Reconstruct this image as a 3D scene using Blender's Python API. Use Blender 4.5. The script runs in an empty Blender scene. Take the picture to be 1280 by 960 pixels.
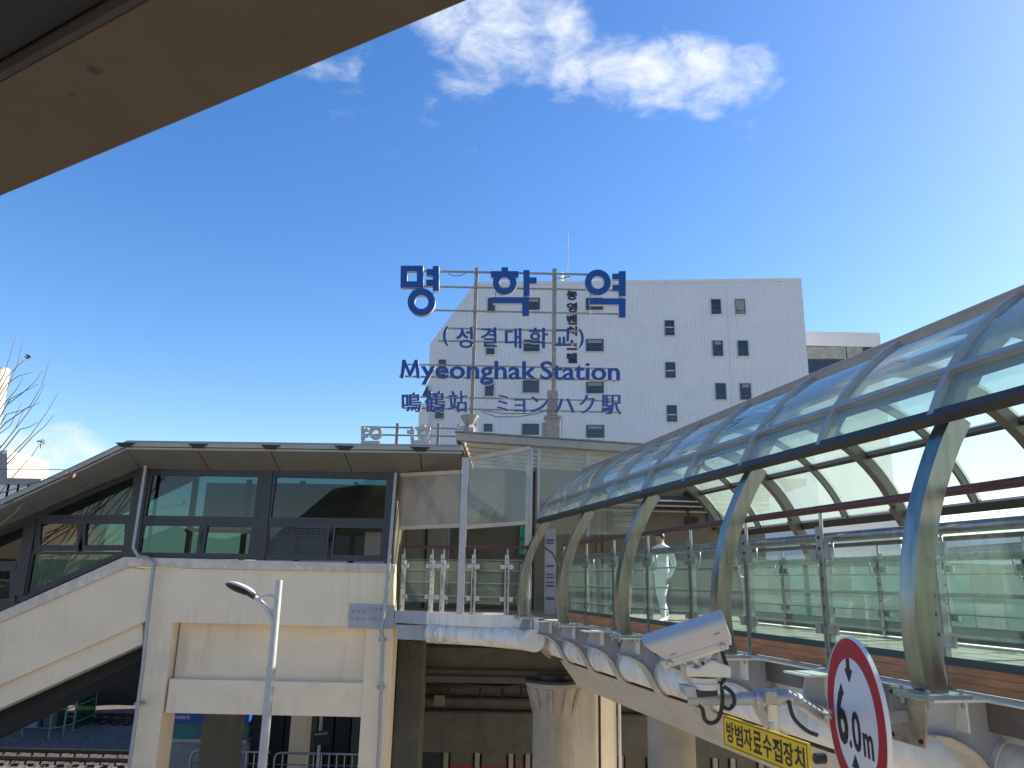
import bpy, math, random
from math import radians, sin, cos, pi, sqrt
from mathutils import Vector, Matrix
random.seed(7)
S = bpy.context.scene
COL = S.collection
V = Vector

# ------------------------------------------------------------------ camera
EYE = 7.8                                   # eye height above the tracks, metres
F, PITCH, ROLL = 965.0, radians(14.4), radians(1.2)
_r = V((1, 0, 0)); _u = V((0, -sin(PITCH), cos(PITCH))); FW = V((0, cos(PITCH), sin(PITCH)))
CU = _u * cos(ROLL) - _r * sin(ROLL); CR = _r * cos(ROLL) + _u * sin(ROLL)
cam = bpy.data.cameras.new('camera'); cam_o = bpy.data.objects.new('camera', cam); COL.objects.link(cam_o)
m3 = Matrix((CR, CU, -FW)).transposed()
cam_o.matrix_world = Matrix.Translation((0, 0, EYE)) @ m3.to_4x4()
cam.sensor_width = 36; cam.lens = 36 * F / 1280; cam.clip_start = 0.05; cam.clip_end = 3000
cam.dof.use_dof = True; cam.dof.focus_distance = 16; cam.dof.aperture_fstop = 9
S.camera = cam_o
S.view_settings.view_transform = 'Standard'; S.view_settings.look = 'None'
S.view_settings.gamma = 1; S.view_settings.use_curve_mapping = False
S.view_settings.exposure = 1.7
S.cycles.transparent_max_bounces = 40
S.cycles.max_bounces = 12; S.cycles.diffuse_bounces = 5; S.cycles.glossy_bounces = 6; S.cycles.transmission_bounces = 8

# ------------------------------------------------------------------ sky and sun
SUN_AZ, SUN_EL = radians(71), radians(32)   # azimuth from +Y towards +X
sdir = V((sin(SUN_AZ) * cos(SUN_EL), cos(SUN_AZ) * cos(SUN_EL), sin(SUN_EL)))
sun = bpy.data.lights.new('sun', 'SUN'); sun.energy = 5.0; sun.angle = radians(0.5); sun.color = (1.0, 0.89, 0.74)
so = bpy.data.objects.new('sun', sun); COL.objects.link(so)
so.rotation_euler = (-sdir).to_track_quat('-Z', 'Y').to_euler()
so.location = (40, 10, 60)

def pxdir(x, y): return (FW + CR * ((x - 640) / F) - CU * ((y - 480) / F)).normalized()

w = bpy.data.worlds.new('World'); S.world = w; w.use_nodes = True
nt = w.node_tree; N = nt.nodes; L = nt.links; N.clear()
out = N.new('ShaderNodeOutputWorld'); bg = N.new('ShaderNodeBackground'); bg.inputs['Strength'].default_value = 0.0725
sky = N.new('ShaderNodeTexSky'); sky.sky_type = 'NISHITA'; sky.sun_disc = False
sky.sun_elevation = SUN_EL; sky.sun_rotation = SUN_AZ
sky.altitude = 60; sky.air_density = 1.0; sky.dust_density = 0.6; sky.ozone_density = 1.5
hs = N.new('ShaderNodeHueSaturation'); hs.inputs['Saturation'].default_value = 1.34; hs.inputs['Hue'].default_value = .508
L.new(sky.outputs[0], hs.inputs['Color'])
tc = N.new('ShaderNodeTexCoord')
def wmath(op, a, b=None, c=None):
    n = N.new('ShaderNodeMath'); n.operation = op
    for i, v in enumerate((a, b, c)):
        if v is None: continue
        if isinstance(v, (int, float)): n.inputs[i].default_value = v
        else: L.new(v, n.inputs[i])
    return n.outputs[0]
# where banks of cloud stand in the sky: (direction, angular radius in degrees, weight)
banks = [(pxdir(600, 5), 7.0, .95), (pxdir(670, 30), 6.0, .95), (pxdir(700, 75), 4.5, .8), (pxdir(770, 88), 3.6, .85), (pxdir(830, 98), 3.8, 1.0), (pxdir(880, 105), 3.6, 1.0), (pxdir(930, 98), 3.0, .8), (pxdir(960, 112), 2.0, .55),
         (pxdir(430, 105), 4.5, .42), (pxdir(480, 100), 3.4, .36), (pxdir(535, 140), 2.6, .3), (pxdir(930, 165), 2.2, .4), (pxdir(925, 195), 1.3, .35), (pxdir(585, 185), 1.8, .28), (pxdir(483, 185), 1.6, .28),
         (pxdir(60, 585), 4.4, 1.0), (pxdir(0, 590), 5.0, 1.0), (pxdir(105, 592), 3.2, .9), (pxdir(-120, 600), 7, 1.0),
         (V((-.3, -.9, .25)), 22, .55), (V((.5, -.8, .45)), 18, .5), (V((-.9, -.3, .3)), 16, .5), (V((.9, .5, .12)), 14, .55), (V((.7, .7, .1)), 12, .5)]  # those behind the viewer are unseen, added for soft fill light
acc = None
warp = N.new('ShaderNodeTexNoise'); warp.inputs['Scale'].default_value = 9; warp.inputs['Detail'].default_value = 3
L.new(tc.outputs['Generated'], warp.inputs['Vector'])
vm = N.new('ShaderNodeVectorMath'); vm.operation = 'MULTIPLY_ADD'
L.new(warp.outputs['Color'], vm.inputs[0]); vm.inputs[1].default_value = (.09, .09, .05)
sub = N.new('ShaderNodeVectorMath'); sub.operation = 'SUBTRACT'; L.new(tc.outputs['Generated'], sub.inputs[0]); sub.inputs[1].default_value = (.045, .045, .025)
L.new(sub.outputs[0], vm.inputs[2])
nrm = N.new('ShaderNodeVectorMath'); nrm.operation = 'NORMALIZE'; L.new(vm.outputs[0], nrm.inputs[0])
for d, rad, wt in banks:
    dp = N.new('ShaderNodeVectorMath'); dp.operation = 'DOT_PRODUCT'; L.new(nrm.outputs[0], dp.inputs[0]); dp.inputs[1].default_value = d.normalized()
    mr = N.new('ShaderNodeMapRange'); mr.interpolation_type = 'SMOOTHSTEP'; L.new(dp.outputs['Value'], mr.inputs['Value'])
    mr.inputs['From Min'].default_value = cos(radians(rad)); mr.inputs['From Max'].default_value = cos(radians(rad * .18))
    mr.inputs['To Min'].default_value = 0; mr.inputs['To Max'].default_value = wt
    acc = mr.outputs[0] if acc is None else wmath('MAXIMUM', acc, mr.outputs[0])
sc_ = N.new('ShaderNodeMapping'); sc_.inputs['Scale'].default_value = (1, 1, 1.9); L.new(tc.outputs['Generated'], sc_.inputs['Vector'])
n1 = N.new('ShaderNodeTexNoise'); n1.inputs['Scale'].default_value = 13; n1.inputs['Detail'].default_value = 9; n1.inputs['Roughness'].default_value = .62; n1.inputs['Distortion'].default_value = .35
L.new(sc_.outputs[0], n1.inputs['Vector'])
dens = wmath('SUBTRACT', wmath('ADD', wmath('MULTIPLY', acc, .62), wmath('MULTIPLY', n1.outputs['Fac'], 1.55)), 1.045)
mr = N.new('ShaderNodeMapRange'); mr.interpolation_type = 'SMOOTHSTEP'; L.new(dens, mr.inputs['Value'])
mr.inputs['From Min'].default_value = -.06; mr.inputs['From Max'].default_value = .70; mr.inputs['To Max'].default_value = .95
gate = wmath('MULTIPLY', mr.outputs[0], wmath('MINIMUM', wmath('MULTIPLY', acc, 4.0), 1.0))
mix = N.new('ShaderNodeMixRGB'); L.new(gate, mix.inputs['Fac']); L.new(hs.outputs[0], mix.inputs['Color1'])
mix.inputs['Color2'].default_value = (4.3, 4.5, 4.8, 1)
L.new(mix.outputs[0], bg.inputs['Color']); L.new(bg.outputs[0], out.inputs['Surface'])

# ------------------------------------------------------------------ placing by sight lines
def ray(x, y): return FW + CR * ((x - 640) / F) - CU * ((y - 480) / F)
E0 = V((0, 0, EYE))
def W(x, y, Y): v = ray(x, y); return E0 + v * (Y / v.y)
def Wz(x, y, z): v = ray(x, y); return E0 + v * ((z - EYE) / v.z)
def Won(x, y, A, B):                         # on the upright plane through A and B
    n = V((B.y - A.y, A.x - B.x, 0)); v = ray(x, y); return E0 + v * ((A - E0).dot(n) / v.dot(n))
BA = radians(13.2)                           # heading of the footbridge
BD = V((-sin(BA), cos(BA), 0)); BR = V((cos(BA), sin(BA), 0)); UP = V((0, 0, 1)); X = V((1, 0, 0)); Y = V((0, 1, 0))
def B(s, u, z): return BD * s + BR * u + V((0, 0, EYE + z))
def Bat(x, y, u): v = ray(x, y); return E0 + v * (u / v.dot(BR))
BM = Matrix((BR, BD, UP)).transposed().to_4x4()      # local x = across the bridge, y = along it

# ------------------------------------------------------------------ mesh building
class MB:
    def __init__(s): s.v = []; s.f = []; s.m = []
    def add(s, vs, fs, mi=0):
        b = len(s.v); s.v += [V(p) for p in vs]; s.f += [tuple(b + i for i in f) for f in fs]; s.m += [mi] * len(fs); return s
    def box(s, c, a, b, d, mi=0):             # centre and three half axes
        c, a, b, d = V(c), V(a), V(b), V(d)
        if a.cross(b).dot(d) < 0: a = -a
        p = [c + a * i + b * j + d * k for k in (-1, 1) for j in (-1, 1) for i in (-1, 1)]
        return s.add(p, [(0, 2, 3, 1), (4, 5, 7, 6), (0, 1, 5, 4), (2, 6, 7, 3), (0, 4, 6, 2), (1, 3, 7, 5)], mi)
    def aabb(s, lo, hi, mi=0):
        lo, hi = V(lo), V(hi); h = (hi - lo) / 2; return s.box((lo + hi) / 2, (abs(h.x), 0, 0), (0, abs(h.y), 0), (0, 0, abs(h.z)), mi)
    def bar(s, p, q, w, h, up=UP, mi=0):      # beam from p to q, w wide, h high
        p, q = V(p), V(q); d = (q - p); side = d.cross(up).normalized(); u2 = side.cross(d).normalized()
        return s.box((p + q) / 2, side * w / 2, d / 2, u2 * h / 2, mi)
    def prism(s, pts, vec, mi=0, cap=True):
        pts = [V(p) for p in pts]; vec = V(vec); n = len(pts)
        nn = V((0, 0, 0))
        for i in range(n): nn += pts[i].cross(pts[(i + 1) % n])
        if nn.dot(vec) > 0: pts.reverse()
        vs = pts + [p + vec for p in pts]
        fs = [tuple(range(n)), tuple(range(2 * n - 1, n - 1, -1))] if cap else []
        return s.add(vs, fs + [((i + 1) % n, i, n + i, n + (i + 1) % n) for i in range(n)], mi)
    def pxp(s, pts, Y0, dep, mi=0):           # outline seen in the picture, standing at depth Y0, dep thick
        return s.prism([W(x, y, Y0) for x, y in pts], (0, dep, 0), mi)
    def tube(s, path, r, n=10, mi=0, caps=True):
        path = [V(p) for p in path]; rs = r if isinstance(r, (list, tuple)) else [r] * len(path)
        rings = []; ref = None
        for i, p in enumerate(path):
            t = (path[min(i + 1, len(path) - 1)] - path[max(i - 1, 0)]).normalized()
            if ref is None: ref = t.orthogonal().normalized()
            ref = (ref - t * ref.dot(t)).normalized(); b = t.cross(ref)
            rings.append([p + (ref * cos(2 * pi * k / n) + b * sin(2 * pi * k / n)) * rs[i] for k in range(n)])
        vs = [q for rg in rings for q in rg]; fs = []
        for i in range(len(path) - 1):
            for k in range(n): fs.append((i * n + k, i * n + (k + 1) % n, (i + 1) * n + (k + 1) % n, (i + 1) * n + k))
        if caps: fs += [tuple(range(n - 1, -1, -1)), tuple(range((len(path) - 1) * n, len(path) * n))]
        return s.add(vs, fs, mi)
    def lathe(s, c, prof, n=20, axis=UP, mi=0):
        c = V(c); axis = V(axis).normalized(); a = axis.orthogonal().normalized(); b = axis.cross(a)
        vs = [c + axis * h + (a * cos(2 * pi * k / n) + b * sin(2 * pi * k / n)) * r for r, h in prof for k in range(n)]
        fs = [(i * n + k, i * n + (k + 1) % n, (i + 1) * n + (k + 1) % n, (i + 1) * n + k) for i in range(len(prof) - 1) for k in range(n)]
        fs += [tuple(range(n - 1, -1, -1)), tuple(range((len(prof) - 1) * n, len(prof) * n))]
        return s.add(vs, fs, mi)
    def sweep(s, path, side, w, t, mi=0):     # rectangular section along a path lying in the plane normal to side
        path = [V(p) for p in path]; side = V(side).normalized(); vs = []
        for i, p in enumerate(path):
            d = (path[min(i + 1, len(path) - 1)] - path[max(i - 1, 0)]).normalized(); n = d.cross(side).normalized()
            vs += [p + side * w / 2 + n * t / 2, p - side * w / 2 + n * t / 2, p - side * w / 2 - n * t / 2, p + side * w / 2 - n * t / 2]
        fs = [(i * 4 + k, i * 4 + (k + 1) % 4, i * 4 + 4 + (k + 1) % 4, i * 4 + 4 + k) for i in range(len(path) - 1) for k in range(4)]
        e = (len(path) - 1) * 4
        return s.add(vs, fs + [(3, 2, 1, 0), (e, e + 1, e + 2, e + 3)], mi)
    def ellipsoid(s, c, a, b, d, n=16, mseg=10, mi=0):
        c, a, b, d = V(c), V(a), V(b), V(d); vs = [c - d]
        for j in range(1, mseg):
            t = -pi / 2 + pi * j / mseg
            for k in range(n): vs.append(c + d * sin(t) + (a * cos(2 * pi * k / n) + b * sin(2 * pi * k / n)) * cos(t))
        vs.append(c + d); fs = [(0, 1 + (k + 1) % n, 1 + k) for k in range(n)]
        for j in range(mseg - 2):
            for k in range(n): fs.append((1 + j * n + k, 1 + j * n + (k + 1) % n, 1 + (j + 1) * n + (k + 1) % n, 1 + (j + 1) * n + k))
        e = len(vs) - 1; fs += [(e, e - n + k, e - n + (k + 1) % n) for k in range(n)]
        return s.add(vs, fs, mi)
    def mesh(s, name, mats, off=V((0, 0, 0)), smooth=False):
        me = bpy.data.meshes.new(name); me.from_pydata([tuple(p - off) for p in s.v], [], s.f)
        for m in (mats if isinstance(mats, (list, tuple)) else [mats]): me.materials.append(m)
        me.polygons.foreach_set('material_index', s.m)
        if smooth: me.polygons.foreach_set('use_smooth', [True] * len(s.f))
        me.update(); return me

def base(o):
    while o.parent: o = o.parent
    return o.location.copy()
def props(o, label, cat, group=None):
    o['label'] = label; o['category'] = cat
    if group: o['group'] = group
def thing(name, label, cat, loc, group=None):
    o = bpy.data.objects.new(name, None); o.empty_display_size = .2; o.location = loc; COL.objects.link(o); props(o, label, cat, group); return o
def part(name, mb, mats, parent=None, smooth=False, bevel=0, label=None, kind=None):
    off = base(parent) if parent else V((0, 0, 0))
    o = bpy.data.objects.new(name, mb.mesh(name, mats, off, smooth)); COL.objects.link(o)
    if parent: o.parent = parent
    if smooth:
        md = o.modifiers.new('split', 'EDGE_SPLIT'); md.split_angle = radians(42)
    if bevel:
        md = o.modifiers.new('bevel', 'BEVEL'); md.width = bevel; md.segments = 2; md.limit_method = 'ANGLE'; md.angle_limit = radians(40)
    if label: o['label'] = label
    if kind: o['kind'] = kind
    return o
def solo(name, mb, mats, label, cat, loc, smooth=False, bevel=0, group=None):
    loc = V(loc); o = bpy.data.objects.new(name, mb.mesh(name, mats, loc, smooth)); o.location = loc; COL.objects.link(o)
    if smooth:
        md = o.modifiers.new('split', 'EDGE_SPLIT'); md.split_angle = radians(42)
    if bevel:
        md = o.modifiers.new('bevel', 'BEVEL'); md.width = bevel; md.segments = 2; md.limit_method = 'ANGLE'
    props(o, label, cat, group); return o
def struct(name, mb, mats, smooth=False):
    o = part(name, mb, mats, None, smooth); o['kind'] = 'structure'; return o
def piece(name, me, parent, mat4):           # an alike piece sharing mesh data; mat4 = where it stands in the world
    o = bpy.data.objects.new(name, me); COL.objects.link(o); o.parent = parent
    o.matrix_local = Matrix.Translation(-base(parent)) @ mat4; return o

# ------------------------------------------------------------------ materials
def nodes(name):
    m = bpy.data.materials.new(name); m.use_nodes = True; t = m.node_tree; t.nodes.clear()
    o = t.nodes.new('ShaderNodeOutputMaterial'); return m, t, o
def pbr(name, col, rough=.6, metal=0, var=.15, scale=3, bump=0, bscale=40, streak=0, dirt=None, dirt_amt=.5, spec=.5, stretch=(1, 1, 1)):
    m, t, o = nodes(name); n, l = t.nodes, t.links
    p = n.new('ShaderNodeBsdfPrincipled'); l.new(p.outputs[0], o.inputs[0])
    p.inputs['Roughness'].default_value = rough; p.inputs['Metallic'].default_value = metal; p.inputs['Specular IOR Level'].default_value = spec
    tc = n.new('ShaderNodeTexCoord'); mp = n.new('ShaderNodeMapping'); mp.inputs['Scale'].default_value = stretch; l.new(tc.outputs['Object'], mp.inputs[0])
    a = n.new('ShaderNodeTexNoise'); a.inputs['Scale'].default_value = scale; a.inputs['Detail'].default_value = 6; a.inputs['Roughness'].default_value = .6
    l.new(mp.outputs[0], a.inputs['Vector'])
    cr = n.new('ShaderNodeValToRGB'); l.new(a.outputs['Fac'], cr.inputs[0])
    cr.color_ramp.elements[0].position = .3; cr.color_ramp.elements[1].position = .72
    cr.color_ramp.elements[0].color = (*[c * (1 - var) for c in col], 1); cr.color_ramp.elements[1].color = (*[min(1, c * (1 + var * .6)) for c in col], 1)
    cout = cr.outputs[0]
    if streak:
        mp2 = n.new('ShaderNodeMapping'); mp2.inputs['Scale'].default_value = (5, 5, .35); l.new(tc.outputs['Object'], mp2.inputs[0])
        b = n.new('ShaderNodeTexNoise'); b.inputs['Scale'].default_value = 1.6; b.inputs['Detail'].default_value = 5; b.inputs['Roughness'].default_value = .65; l.new(mp2.outputs[0], b.inputs['Vector'])
        c2 = n.new('ShaderNodeTexNoise'); c2.inputs['Scale'].default_value = .7; c2.inputs['Detail'].default_value = 3; l.new(tc.outputs['Object'], c2.inputs['Vector'])
        mu = n.new('ShaderNodeMath'); mu.operation = 'MULTIPLY'; l.new(b.outputs['Fac'], mu.inputs[0]); l.new(c2.outputs['Fac'], mu.inputs[1])
        mr = n.new('ShaderNodeMapRange'); l.new(mu.outputs[0], mr.inputs[0]); mr.inputs['From Min'].default_value = .26; mr.inputs['From Max'].default_value = .46
        mr.inputs['To Max'].default_value = streak
        mx = n.new('ShaderNodeMixRGB'); l.new(mr.outputs[0], mx.inputs[0]); l.new(cout, mx.inputs[1]); mx.inputs[2].default_value = (*(dirt or [c * .45 for c in col]), 1); cout = mx.outputs[0]
    l.new(cout, p.inputs['Base Color'])
    if rough < .99 and metal > 0:
        rr = n.new('ShaderNodeMapRange'); l.new(a.outputs['Fac'], rr.inputs[0]); rr.inputs['To Min'].default_value = max(.02, rough - .1); rr.inputs['To Max'].default_value = rough + .12; l.new(rr.outputs[0], p.inputs['Roughness'])
    if bump:
        bn = n.new('ShaderNodeTexNoise'); bn.inputs['Scale'].default_value = bscale; bn.inputs['Detail'].default_value = 4; l.new(mp.outputs[0], bn.inputs['Vector'])
        bp = n.new('ShaderNodeBump'); bp.inputs['Strength'].default_value = bump; bp.inputs['Distance'].default_value = .02; l.new(bn.outputs['Fac'], bp.inputs['Height']); l.new(bp.outputs[0], p.inputs['Normal'])
    return m
def glass(name, tint, gloss_rough=.02, diff=.0, diff_col=(.5, .6, .58), dirt_scale=2.2, gl=1.0, ior=1.5, trl=.5):
    m, t, o = nodes(name); n, l = t.nodes, t.links
    tr = n.new('ShaderNodeBsdfTransparent'); tr.inputs[0].default_value = (*tint, 1)
    df = n.new('ShaderNodeBsdfDiffuse'); df.inputs[0].default_value = (*diff_col, 1)
    tl = n.new('ShaderNodeBsdfTranslucent'); tl.inputs[0].default_value = (*diff_col, 1)
    dm = n.new('ShaderNodeMixShader'); dm.inputs[0].default_value = trl; l.new(df.outputs[0], dm.inputs[1]); l.new(tl.outputs[0], dm.inputs[2])
    ge = n.new('ShaderNodeNewGeometry'); mp = n.new('ShaderNodeMapping'); mp.inputs['Scale'].default_value = (1, 1, .4); l.new(ge.outputs['Position'], mp.inputs[0])
    a = n.new('ShaderNodeTexNoise'); a.inputs['Scale'].default_value = dirt_scale; a.inputs['Detail'].default_value = 7; a.inputs['Roughness'].default_value = .65; l.new(mp.outputs[0], a.inputs['Vector'])
    mr = n.new('ShaderNodeMapRange'); l.new(a.outputs['Fac'], mr.inputs[0]); mr.inputs['From Min'].default_value = .3; mr.inputs['From Max'].default_value = .72; mr.inputs['To Min'].default_value = diff * .82; mr.inputs['To Max'].default_value = min(1, diff * 1.25)
    m1 = n.new('ShaderNodeMixShader'); l.new(mr.outputs[0], m1.inputs[0]); l.new(tr.outputs[0], m1.inputs[1]); l.new(dm.outputs[0], m1.inputs[2])
    g = n.new('ShaderNodeBsdfGlossy'); g.inputs['Roughness'].default_value = gloss_rough; g.inputs['Color'].default_value = (gl, gl, gl, 1)
    fr = n.new('ShaderNodeFresnel'); fr.inputs['IOR'].default_value = ior
    m2 = n.new('ShaderNodeMixShader'); bf = n.new('ShaderNodeNewGeometry'); om = n.new('ShaderNodeMath'); om.operation = 'SUBTRACT'; om.inputs[0].default_value = 1; l.new(bf.outputs['Backfacing'], om.inputs[1]); fm_ = n.new('ShaderNodeMath'); fm_.operation = 'MULTIPLY'; l.new(fr.outputs[0], fm_.inputs[0]); l.new(om.outputs[0], fm_.inputs[1]); l.new(fm_.outputs[0], m2.inputs[0]); l.new(m1.outputs[0], m2.inputs[1]); l.new(g.outputs[0], m2.inputs[2])
    l.new(m2.outputs[0], o.inputs[0]); return m
def stainless(name, col=(.44, .41, .345), rough=.27):
    m, t, o = nodes(name); n, l = t.nodes, t.links
    p = n.new('ShaderNodeBsdfPrincipled'); l.new(p.outputs[0], o.inputs[0]); p.inputs['Metallic'].default_value = 1
    tc = n.new('ShaderNodeTexCoord'); mp = n.new('ShaderNodeMapping'); mp.inputs['Scale'].default_value = (9, 9, 1.2); l.new(tc.outputs['Object'], mp.inputs[0])
    a = n.new('ShaderNodeTexNoise'); a.inputs['Scale'].default_value = 1.6; a.inputs['Detail'].default_value = 2; l.new(mp.outputs[0], a.inputs['Vector'])
    cr = n.new('ShaderNodeValToRGB'); l.new(a.outputs['Fac'], cr.inputs[0]); cr.color_ramp.elements[0].position = .2; cr.color_ramp.elements[1].position = .7
    cr.color_ramp.elements[0].color = (*[c * .62 for c in col], 1); cr.color_ramp.elements[1].color = (*col, 1); l.new(cr.outputs[0], p.inputs['Base Color'])
    rr = n.new('ShaderNodeMapRange'); l.new(a.outputs['Fac'], rr.inputs[0]); rr.inputs['To Min'].default_value = rough - .08; rr.inputs['To Max'].default_value = rough + .14; l.new(rr.outputs[0], p.inputs['Roughness'])
    return m
M = {}
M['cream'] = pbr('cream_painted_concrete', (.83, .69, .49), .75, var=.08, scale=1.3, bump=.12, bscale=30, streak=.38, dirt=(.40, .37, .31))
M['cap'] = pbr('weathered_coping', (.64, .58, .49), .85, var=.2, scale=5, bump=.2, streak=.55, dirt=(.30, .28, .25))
M['cream_dark'] = pbr('shade_darkened_cream', (.155, .145, .11), .8, var=.15, scale=2, bump=.1, streak=.4)  # cream paint with the indoor and undercroft shade put into its tone
M['under'] = pbr('shade_toned_concrete', (.105, .10, .08), .9, var=.25, scale=2, bump=.2, streak=.5)  # tone lowered so the colour carries the shade under the station
M['concrete'] = pbr('bare_concrete', (.32, .28, .22), .85, var=.2, scale=2.5, bump=.25, bscale=25, streak=.55, dirt=(.22, .19, .16))
M['frame'] = pbr('dark_window_frame', (.032, .036, .045), .4, var=.2, scale=6)
M['soffit'] = pbr('grey_soffit_sheet', (.20, .195, .18), .55, var=.08, scale=2, streak=.2)
M['fascia'] = pbr('grey_roof_trim', (.34, .33, .29), .5, metal=.1, var=.12, scale=4, streak=.3)
M['joint'] = pbr('black_sealant', (.02, .02, .02), .7)
M['steel_grey'] = pbr('grey_painted_steel', (.36, .38, .41), .5, var=.12, scale=3, streak=.3)
M['steel_white'] = pbr('white_painted_steel', (.76, .72, .64), .45, var=.1, scale=2.5, streak=.5, dirt=(.33, .29, .24))
M['steel_beige'] = pbr('beige_painted_steel', (.50, .45, .37), .55, var=.15, scale=2.5, streak=.45, dirt=(.25, .2, .15))
M['pipe'] = pbr('stained_white_pipe', (.80, .76, .69), .5, var=.18, scale=4, streak=.75, dirt=(.25, .22, .17))
M['rib'] = pbr('brown_backlit_rib', (.17, .155, .125), .4, metal=.35, var=.2, scale=3)  # backlit darkness put into the brown of ribs and far columns
M['deck'] = pbr('worn_deck_boards', (.17, .15, .13), .85, var=.3, scale=3)
M['tealdark'] = pbr('dark_teal_glass', (.012, .05, .05), .06, var=.4, scale=.7, spec=.7)
M['inox'] = stainless('brushed_stainless')
M['inox2'] = stainless('dull_stainless', (.40, .40, .39), .38)
M['alu'] = pbr('grey_aluminium', (.42, .40, .40), .42, metal=.6, var=.12, scale=5)
M['eave'] = pbr('dark_bronze_beam', (.05, .045, .042), .5, metal=.2, var=.2, scale=4)
M['rail_red'] = pbr('dark_red_brown_handrail', (.10, .035, .03), .42, var=.25, scale=8)
M['wood'] = pbr('orange_brown_board', (.50, .20, .085), .55, var=.35, scale=3, bump=.2, bscale=20, stretch=(1, 1, 6))
M['gasket'] = pbr('dark_green_gasket', (.035, .06, .055), .5, var=.2)
M['galv'] = pbr('galvanised_steel', (.36, .39, .41), .48, metal=.45, var=.18, scale=9, streak=.25)
M['rust'] = pbr('rusty_plate', (.42, .34, .26), .75, var=.45, scale=7, bump=.3, streak=.8, dirt=(.16, .07, .035))
M['black'] = pbr('black_rubber', (.012, .012, .013), .5)
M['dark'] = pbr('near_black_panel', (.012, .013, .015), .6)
M['navy'] = pbr('dark_navy_soffit', (.012, .02, .04), .5, var=.2)
M['cctv'] = pbr('off_white_camera_enamel', (.45, .44, .425), .38, var=.05, scale=4, streak=.25, dirt=(.45, .42, .38))
M['cctv2'] = pbr('aged_ivory_enamel', (.60, .57, .48), .45, var=.1, scale=6, streak=.35, dirt=(.3, .25, .18))
M['red'] = pbr('sign_red', (.42, .012, .03), .4, var=.1, scale=5)
M['signwhite'] = pbr('sign_white', (.72, .72, .76), .4, var=.05, scale=4, streak=.15)
M['signblack'] = pbr('sign_black', (.012, .014, .018), .5)
M['yellow'] = pbr('sign_yellow', (.80, .50, .015), .42, var=.1, scale=5, streak=.2)
M['blue'] = pbr('letter_blue', (.004, .055, .235), .4, var=.08, scale=2)
M['blue2'] = pbr('letter_blue_faded', (.012, .07, .26), .45, var=.15, scale=2)
M['letterside'] = pbr('letter_return_grey', (.40, .40, .37), .5, var=.15)
M['frame_sign'] = pbr('weathered_sign_frame', (.24, .225, .21), .6, var=.3, scale=6, streak=.3)
M['sky_blue'] = pbr('sign_blue_panel', (.01, .06, .28), .4)
M['navytext'] = pbr('navy_lettering', (.012, .015, .04), .5)
M['winframe'] = pbr('office_window_frame', (.10, .11, .12), .45)
M['green'] = pbr('green_fence_paint', (.12, .21, .11), .5, var=.2)
M['greenpanel'] = pbr('green_poster', (.0, .30, .17), .5)
M['cabinet'] = pbr('blue_grey_cabinet', (.20, .27, .28), .5, var=.12, streak=.3)
M['ballast'] = pbr('track_ballast', (.085, .08, .075), .95, var=.75, scale=9, bump=1.0, bscale=14)
M['paving'] = pbr('concrete_paving', (.44, .39, .31), .9, var=.2, scale=2, bump=.2)  # unseen ground, pale warm tone chosen to bounce sun onto shaded walls
M['asphalt'] = pbr('asphalt', (.13, .125, .12), .9, var=.25, scale=4, bump=.3, bscale=60)  # road lightened as well, to throw more light upward
M['soil'] = pbr('brown_ground', (.12, .095, .07), .95, var=.4, scale=.6, bump=.5, bscale=3)
M['railsteel'] = pbr('rail_steel', (.09, .07, .06), .4, metal=.6, var=.3, scale=8)
M['sleeper'] = pbr('concrete_sleeper', (.03, .027, .024), .9, var=.25)
M['brown'] = pbr('blind_batten', (.52, .40, .32), .5, var=.12)
M['bark'] = pbr('grey_bark', (.14, .11, .085), .85, var=.3, scale=12, bump=.5)
M['leaf'] = pbr('dry_leaf', (.14, .085, .045), .7, var=.4, scale=20)
M['pole'] = pbr('sunlit_concrete_pole', (.55, .51, .43), .85, var=.2, scale=6, bump=.2, streak=.4)
M['beige'] = pbr('pale_beige_render', (.42, .37, .27), .8, var=.06, scale=1, streak=.15)
M['greyroof'] = pbr('grey_roof_sheet', (.26, .26, .27), .7, var=.2)
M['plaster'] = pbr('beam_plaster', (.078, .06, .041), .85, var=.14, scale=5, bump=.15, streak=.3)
M['hill'] = pbr('wooded_hill', (.055, .06, .04), .95, var=.5, scale=.12)
M['lamp_shell'] = pbr('lamp_shell', (.48, .48, .47), .42, var=.1)
M['lamp_dark'] = pbr('lamp_underside', (.03, .03, .032), .35)
M['skin'] = pbr('skin', (.50, .29, .21), .55, var=.08)
M['hair'] = pbr('black_hair', (.012, .010, .009), .45)
M['cloth'] = pbr('white_cloth', (.86, .85, .82), .8, var=.1, scale=8, bump=.3)
M['shoe'] = pbr('shoe', (.35, .34, .33), .6)
M['brick'] = pbr('grey_brick_wall', (.26, .245, .22), .85, var=.3, scale=6)
M['lavender'] = pbr('lavender_banner', (.40, .385, .46), .6, var=.08)
M['poster_ink'] = pbr('poster_ink', (.10, .12, .25), .6)
M['glasspane'] = glass('canopy_glass', (.84, .92, .90), .03, .20, (.62, .74, .70), .7, ior=1.4, trl=.45)
M['railglass'] = glass('railing_glass', (.87, .95, .925), .02, .055, (.58, .74, .68), 1.2, ior=1.32, trl=.45)
M['winglass'] = glass('tinted_window_glass', (.21, .32, .33), .012, .0, ior=1.55)
M['vinyl'] = glass('clear_vinyl', (.88, .90, .87), .06, .16, (.60, .60, .52), 2.5, ior=1.5, trl=.2)
M['tarp'] = glass('brown_vinyl', (.62, .57, .50), .3, .6, (.40, .345, .28), 3.5, ior=1.45, trl=.12)
M['roofpane'] = glass('milky_roof_sheet', (.88, .9, .85), .1, .26, (.75, .76, .68), 3, ior=1.08)
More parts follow.
